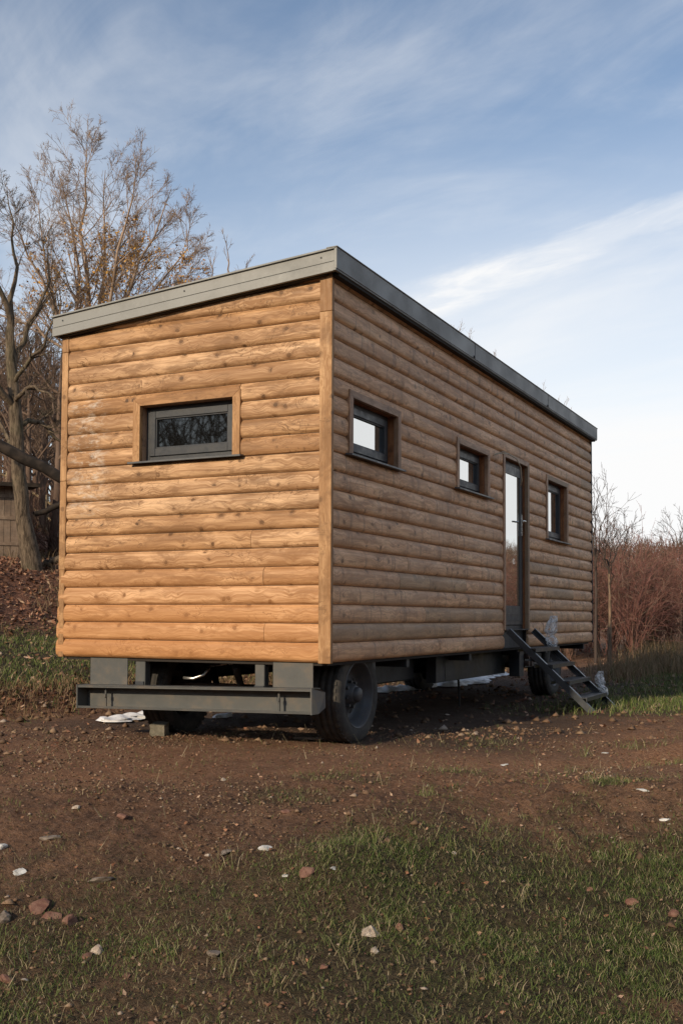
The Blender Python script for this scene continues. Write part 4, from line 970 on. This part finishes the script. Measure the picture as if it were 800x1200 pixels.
# right-hand side bare saplings above the thicket
def sapling(px, pyb, pyt, D, label, seed, n=5, spread=18, mats=('pale_bark', 'thin_twig'), trk=None):
    p = at(px, pyb, D); g_ = gz(p[0], p[1]); p[2] = g_-.05
    st = []; rg = random.Random(seed); top = pyt; mid = (pyb+pyt)/2
    for i in range(n):
        tx = px+(i-(n-1)/2)/max(1, n-1)*2*spread; st.append((pts(D, (px, mid+rg.uniform(-10, 20)), (px+(tx-px)*.5, (mid+top)/2+5, rg.uniform(-.3, .3)), (tx+rg.uniform(-4, 4), top+abs(tx-px)*.8+rg.uniform(0, 15), rg.uniform(-.5, .5))), [.014, .009, .004]))
    return tree('bare_sapling', ([tuple(p), tuple(at(px+1, (pyb+mid)/2, D)), tuple(at(px, mid-10, D))], trk or [.04, .028, .016]), st, label, 'sapling',
                [dict(per=6, ratio=.45, ang=(20, 50), K=5, upb=.25, rmin=.0045), dict(per=5, ratio=.45, ang=(20, 55), K=4, upb=.15, rmin=.0045)], seed, mats=mats)
sapling(713, 752, 598, 21, 'bare sapling with pale forked trunk standing just right of the wagon corner', 3, 6, 24, trk=[.045, .028, .014])
sapling(700, 745, 575, 26, 'thin dark bare sapling half hidden behind the far corner of the wagon', 5, 5, 22, ('thin_twig', 'thin_twig'))
sapling(735, 745, 600, 27, 'short stubby bare sapling showing over the thicket', 6, 4, 16, ('thin_twig', 'thin_twig'))
sapling(797, 745, 585, 28, 'bare sapling cut by the right edge of the picture', 8, 5, 20, ('thin_twig', 'thin_twig'))
sapling(697, 745, 560, 23, 'tall thin bare sapling whose twigs poke out beyond the far corner post', 12, 4, 12, ('thin_twig', 'thin_twig'))
# reddish thicket: a mass of thorny stems
def thicket():
    rg = np.random.default_rng(77); VV = []; FF = []; RR = []; o = 0
    bx = []
    for i in range(150):
        s = rg.uniform(24.2, 34); l = rg.uniform(-1.5, 16); x = CX-s*math.sin(YAW)+l*math.cos(YAW); y = CY+s*math.cos(YAW)+l*math.sin(YAW)
        if foot_t(np.array([x]), np.array([y]))[0] > 3 and rg.random() < .5: continue
        bx.append((x, y, s, l))
    for (x, y, s, l) in bx:
        g_ = gz(x, y); H = rg.uniform(2.5, 3.3)+.05*(s-23); n = 14
        a = rg.uniform(0, 6.28, n); tilt = rg.uniform(.1, .9, n); K = 6; tt = np.linspace(0, 1, K)[None, :]
        rad_ = tilt[:, None]*H*.85*tt**1.3; zz = H*rg.uniform(.6, 1.05, n)[:, None]*(tt-.32*tilt[:, None]*tt**2.5)
        Pn = np.stack([x+rad_*np.cos(a)[:, None], y+rad_*np.sin(a)[:, None], g_+zz], -1)+rg.normal(0, .05, (n, K, 3)); Rn = np.full((n, K), .008)*np.linspace(1, .5, K)[None]
        c = rg.uniform(-.1, .8)
        Pc = Pn
        V_, F_ = tubes(Pn, Rn, 3); VV.append(V_); FF.append(F_+o); o += len(V_); RR.append(np.clip(c-.2+rg.normal(0, .1, len(V_)), 0, 1))
        P2, R2 = spawn(Pn, Rn, 8, .42, (20, 70), rg, K=4, tmin=.12, upb=.0, wob=.18, rfac=.6, rmin=.0042)
        V_, F_ = tubes(P2, R2, 3); VV.append(V_); FF.append(F_+o); o += len(V_); RR.append(np.repeat(np.clip(c+rg.normal(0, .12, len(P2)), 0, .9), 12))
        P3_, R3 = spawn(P2, R2, 4, .55, (20, 70), rg, K=3, tmin=.1, upb=.0, wob=.2, rfac=.7, rmin=.0038)
        V_, F_ = tubes(P3_, R3, 3); VV.append(V_); FF.append(F_+o); o += len(V_); RR.append(np.repeat(np.clip(c+.15+rg.normal(0, .12, len(P3_)), 0, 1), 9))
    return np_mesh('thicket', np.concatenate(VV), [np.concatenate(FF)], 'red_twig', rnd=np.concatenate(RR))
tag(thicket(), 'dense thicket of bare reddish brown thorn bushes beyond the clearing', 'thicket', kind='stuff')
# undergrowth among the wood on the left
def brush():
    rg = np.random.default_rng(5); VV = []; FF = []; RR = []; o = 0
    for i in range(90):
        px = rg.uniform(-60, 330); D = rg.uniform(23, 42); p = at(px, 590, D); g_ = gz(p[0], p[1]); n = 12; K = 5; H = rg.uniform(.8, 2.2)
        a = rg.uniform(0, 6.28, n); tilt = rg.uniform(.1, .6, n); tt = np.linspace(0, 1, K)[None]
        Pn = np.stack([p[0]+tilt[:, None]*H*tt*np.cos(a)[:, None], p[1]+tilt[:, None]*H*tt*np.sin(a)[:, None], g_+H*tt*rg.uniform(.6, 1, n)[:, None]], -1)+rg.normal(0, .04, (n, K, 3))
        Rn = np.full((n, K), .012)*np.linspace(1, .4, K)[None]; V_, F_ = tubes(Pn, Rn, 3); VV.append(V_); FF.append(F_+o); o += len(V_); RR.append(np.full(len(V_), .1))
        P2, R2 = spawn(Pn, Rn, 6, .5, (20, 60), rg, K=4, upb=.1, wob=.15, rmin=.006); V_, F_ = tubes(P2, R2, 3); VV.append(V_); FF.append(F_+o); o += len(V_); RR.append(np.full(len(V_), .3))
    return np_mesh('undergrowth', np.concatenate(VV), [np.concatenate(FF)], 'red_twig', rnd=np.concatenate(RR))
tag(brush(), 'tangled brown undergrowth between the trees of the slope', 'undergrowth', kind='stuff')
# far wooded ridge
def far_wood():
    rg = np.random.default_rng(15); n = 5200; a = rg.uniform(-.75, .75, n); r = rg.uniform(125, 185, n); wa = a+math.pi/2+YAW
    x = CX+r*np.cos(wa); y = CY+r*np.sin(wa); z = ground_h(x, y); H = rg.uniform(1.5, 3.2, n); K = 3
    P_ = np.stack([np.stack([x+rg.normal(0, .3, n)*k, y+rg.normal(0, .3, n)*k, z+H*k/2], -1) for k in range(K)], 1); Rn = np.tile(np.array([.12, .08, .02]), (n, 1))
    V1, F1 = tubes(P_, Rn, 3); P2, R2 = spawn(P_, Rn, 9, .45, (20, 55), rg, K=3, upb=.3, rmin=.03); V2, F2 = tubes(P2, R2, 3)
    return np_mesh('far_wood', np.concatenate([V1, V2]), [np.concatenate([F1, F2+len(V1)])], 'ridge_bark')
tag(far_wood(), 'distant bare brown wood on the ridge', 'wood', kind='stuff')
def wood_behind():
    rg = np.random.default_rng(25); n = 900; a = rg.uniform(math.pi-1.5, math.pi+1.2, n); r = rg.uniform(42, 60, n); wa = a+math.pi/2+YAW
    x = CX+r*np.cos(wa); y = CY+r*np.sin(wa); z = ground_h(x, y); H = rg.uniform(8, 13, n); K = 4
    P_ = np.stack([np.stack([x+rg.normal(0, .4, n)*k, y+rg.normal(0, .4, n)*k, z+H*k/3], -1) for k in range(K)], 1); Rn = np.tile(np.array([.22, .17, .10, .03]), (n, 1))
    V1, F1 = tubes(P_, Rn, 4); P2, R2 = spawn(P_, Rn, 14, .42, (25, 70), rg, K=4, tmin=.02, upb=.3, rmin=.05); V2, F2 = tubes(P2, R2, 3)
    return np_mesh('wood_behind', np.concatenate([V1, V2]), [np.concatenate([F1, F2+len(V1)])], 'dark_bark')
wb = wood_behind(); wb.name = 'unseen_wood'; tag(wb, 'unseen dark wood added behind for its reflection in the small end window', 'wood', kind='stuff')  # out-of-view trees, added to darken what the end window reflects
# leaning dead branches
def limb(name, px_pts, D, rr, label, mat='dark_bark', seed=1):
    p_, r_ = resample(pts(D, *px_pts), rr, 14); rg = np.random.default_rng(seed); p_ = p_+rg.normal(0, .015, p_.shape); b = p_[0]
    V_, F_ = tubes((p_-b)[None], r_[None], 8); o = np_mesh(name, V_, [F_], mat, smooth=True); o.location = b; return tag(o, label, 'branch')
limb('dead_branch', [(-90, 470), (-30, 503), (0, 522), (30, 538), (55, 550), (80, 562), (115, 590), (150, 640)], 18, [.05, .09, .10, .10, .095, .09, .09, .10], 'thick dark dead branch slanting across the leaning trunk')  # shade on this branch is put into its dark bark colour
limb('fallen_log', [(40, 603), (55, 598), (72, 590), (95, 585)], 21.5, [.05, .06, .06, .05], 'thin fallen branch on the leafy slope behind the wagon wall', 'dark_bark', 3)
x, y, z, Dg = gpix(56, 665); limb('fallen_log', [(44, 664), (56, 660), (70, 655), (90, 650)], Dg-.1, [.05, .07, .07, .05], 'grey fallen log lying right of the foot of the leaning tree', 'bark', 4)
# ------------------------------------------------------------------ plank shed
pS = np.array(at(26, 652, 22.5)); gS = gz(pS[0], pS[1]); rt_ = np.array([math.cos(YAW+.34), math.sin(YAW+.34), 0]); bk = np.array([-rt_[1], rt_[0], 0])
shed = empty('plank_shed', (pS[0], pS[1], gS)); shed.rotation_euler = (0, 0, math.atan2(rt_[1], rt_[0]))
tag(shed, 'old grey plank shed with a low dark roof behind the leaning tree', 'shed')
Wd, Dp, Ht = 3.4, 2.6, 1.55; m = MB(); k = 0; u = -Wd; rg3 = random.Random(5)
while u < -.02:
    w = rg3.uniform(.13, .19); m.box((u, 0, -.3), (min(0, u+w-.008), .022+rg3.uniform(0, .006), Ht-rg3.uniform(0, .02))); u += w
v_ = 0
while v_ < Dp-.02:
    w = rg3.uniform(.13, .19); m.box((-.022-rg3.uniform(0, .005), .03+v_, -.3), (0, .03+min(Dp, v_+w-.008), Ht+.1*v_)); v_ += w
m.build('plank_wall', 'grey_plank', shed)
m = MB(); m.box((-Wd, .04, -.3), (-.04, .06, Ht-.02)); m.box((-Wd, Dp, -.3), (-.03, Dp+.03, Ht+.2)); m.box((-Wd-.01, .03, -.3), (-Wd+.01, Dp, Ht)); m.build('wall_core', 'gap_black', shed)
m = MB()
for z in (.28, .82, 1.28): m.box((-Wd, -.022, z), (-.0, -.001, z+.07))
m.build('batten', 'grey_plank', shed)
m = MB(); m.prism([(-.35, Ht-.06), (Dp+.3, Ht+.24), (Dp+.3, Ht+.30), (-.35, Ht+.02)], -Wd-.3, .32, 0); m.build('roof', 'dark_bark', shed)
# rail fence on the ridge
fn = empty('rail_fence', (0, 0, 0)); fpts = []
for px in (-40, -15, 10, 33, 55, 78, 100):
    p = at(px, 560, 29.5); fpts.append((p[0], p[1], gz(p[0], p[1])))
fn.location = fpts[0]; tag(fn, 'pale two-rail wooden fence on the ridge behind the shed', 'fence'); fl = Vector(fpts[0])
for p in fpts: m = MB(); q = Vector(p)-fl; m.box((q.x-.05, q.y-.05, q.z-.2), (q.x+.05, q.y+.05, q.z+1.05)); m.build('post', 'rail_wood', fn)
for zz in (.45, .88):
    m = MB()
    for a, b in zip(fpts[:-1], fpts[1:]): a = Vector(a)-fl; b = Vector(b)-fl; m.tube([(a.x, a.y, a.z+zz), (b.x, b.y, b.z+zz)], .035, 6)
    m.build('rail', 'rail_wood', fn)
# ------------------------------------------------------------------ dry weeds on the roof
def weed(y, x, h, seed, label):
    rg = np.random.default_rng(seed); n = 3; z = roofz(x)+.10; K = 5; tt = np.linspace(0, 1, K)[None]; a = rg.uniform(0, 6.28, n); tl = rg.uniform(.05, .3, n)
    Pn = np.stack([tl[:, None]*h*tt*np.cos(a)[:, None], tl[:, None]*h*tt*np.sin(a)[:, None], h*tt*rg.uniform(.6, 1, n)[:, None]], -1)+rg.normal(0, .004, (n, K, 3)); Rn = np.full((n, K), .0022)
    V1, F1 = tubes(Pn, Rn, 3); P2, R2 = spawn(Pn, Rn, 5, .35, (20, 50), rg, K=3, tmin=.4, rmin=.0015); V2, F2 = tubes(P2, R2, 3)
    o = np_mesh('dry_weed', np.concatenate([V1, V2]), [np.concatenate([F1, F2+len(V1)])], 'twig_bark'); o.location = (x, y, z); tag(o, label, 'weed', 'dry weeds growing on the flat roof')
WL = 'thin dry weed stalks sticking up along the roof edge over the side wall'
for i_, (y, h) in enumerate(((2.9, .24), (3.4, .27), (4.2, .24), (5.3, .2), (6.0, .26), (6.5, .2), (6.95, .32), (7.3, .26))): weed(y, -.12, h+.04, 60+i_, WL)

# ------------------------------------------------------------------ light and sky
SUN_EL, SUN_AZ = 23, 180+10                         # azimuth clockwise from +y
az = R(SUN_AZ); el = R(SUN_EL); sv = Vector((math.sin(az)*math.cos(el), math.cos(az)*math.cos(el), math.sin(el)))
sl = bpy.data.lights.new('sun', 'SUN'); sl.energy = 3.3; sl.angle = R(1.2); sl.color = (1., .815, .59)
so = bpy.data.objects.new('sun', sl); COL.objects.link(so); so.rotation_euler = sv.to_track_quat('Z', 'Y').to_euler(); so.location = sv*30
W = bpy.data.worlds.new('World'); SC.world = W; W.use_nodes = True; nt = W.node_tree; nt.nodes.clear()
class WT(NT):
    def __init__(s): s.t = nt
w = WT()
sky = w.n('ShaderNodeTexSky', sky_type='NISHITA', sun_disc=False, sun_elevation=el, sun_rotation=az, altitude=200, air_density=1., dust_density=.6, ozone_density=1.2)
gen = w.n('ShaderNodeTexCoord').outputs['Generated']
sp = w.n('ShaderNodeSeparateXYZ', I={0: gen}).outputs
zc = w.math('MAXIMUM', w.math('ADD', sp[2], .06), .03)
u_ = w.math('DIVIDE', sp[0], zc); v_ = w.math('DIVIDE', sp[1], zc)
cp = w.n('ShaderNodeCombineXYZ', I={0: u_, 1: v_}).outputs[0]
def cpl(px, py): d = ray(px, py); d = d/np.linalg.norm(d); zz = max(d[2]+.06, .03); return np.array([d[0]/zz, d[1]/zz])
A1, A2 = cpl(480, 362), cpl(810, 238); dr = (A2-A1); Ls = np.linalg.norm(dr); dr /= Ls; nr_ = np.array([-dr[1], dr[0]])
th = math.atan2(dr[1], dr[0])
rot = w.n('ShaderNodeMapping', vector_type='TEXTURE', I={'Vector': cp, 'Rotation': (0, 0, th)}).outputs[0]      # x along the streaks
n1 = w.noise(w.map(rot, (.6, 1.1, 1)), 1., 8, .58, .9); n2 = w.noise(w.map(rot, (1.8, 4.2, 1), (3, 1, 0)), 1., 8, .6, 1.2); n3 = w.noise(w.map(rot, (.22, .5, 1), (7, 2, 0)), 1., 5, .6, .5)
cl = w.math('ADD', w.math('MULTIPLY', n1, .65), w.math('ADD', w.math('MULTIPLY', n2, .2), w.math('MULTIPLY', n3, .35)))
cl = w.ss(cl, .54, .82, 0, .50)
# the bright trail
du = w.math('SUBTRACT', u_, float(A1[0])); dv = w.math('SUBTRACT', v_, float(A1[1]))
along = w.math('DIVIDE', w.math('ADD', w.math('MULTIPLY', du, float(dr[0])), w.math('MULTIPLY', dv, float(dr[1]))), float(Ls))
acr = w.math('ADD', w.math('MULTIPLY', du, float(nr_[0])), w.math('MULTIPLY', dv, float(nr_[1])))
B1 = cpl(480, 362); Bp = cpl(488, 384); hw = float(abs(np.dot(Bp-B1, nr_)))
acr2 = w.math('ADD', acr, w.math('MULTIPLY', w.math('SUBTRACT', w.noise(w.map(rot, (1.5, 3, 1)), 1., 6, .65), .5), hw*2.4))
wid = w.math('MULTIPLY_ADD', along, -hw*.45, hw*1.05)
trail = w.ss(w.math('ABSOLUTE', w.math('DIVIDE', acr2, w.math('MAXIMUM', wid, hw*.4))), .25, 1.35, 1, 0)
trail = w.math('MULTIPLY', trail, w.math('MULTIPLY', w.ss(along, -.9, -.1), w.ss(along, 1.6, .9)))
trail = w.math('MULTIPLY', trail, w.ss(n2, .36, .60, .38, 1))
# milky veil towards the horizon
veil = w.ss(sp[2], .46, .10, 0, .96)
veil = w.math('MULTIPLY', veil, w.ss(n3, .25, .7, .75, 1.1))
side_ = w.math('ADD', w.math('MULTIPLY', sp[0], float(Rv[0])), w.math('MULTIPLY', sp[1], float(Rv[1])))
veil = w.math('MULTIPLY', veil, w.ss(side_, -.32, .20, .30, 1.18), clamp=True)
one = lambda a: w.math('SUBTRACT', 1., a)
cov = one(w.math('MULTIPLY', one(cl), w.math('MULTIPLY', one(w.math('MULTIPLY', trail, .97)), one(veil))))
skc = w.mix(.12, sky.outputs[0], w.n('ShaderNodeRGBToBW', I={0: sky.outputs[0]}).outputs[0])
c_ = w.mix(cov, skc, (6.3, 6.3, 6.3))
bg = w.n('ShaderNodeBackground', I={0: c_, 1: .121}); wo = w.n('ShaderNodeOutputWorld', I={0: bg.outputs[0]})
SC.view_settings.view_transform = 'Standard'; SC.view_settings.look = 'None'; SC.view_settings.exposure = .36; SC.view_settings.gamma = 1
SC.cycles.max_bounces = 6; SC.cycles.diffuse_bounces = 3; SC.cycles.transparent_max_bounces = 16
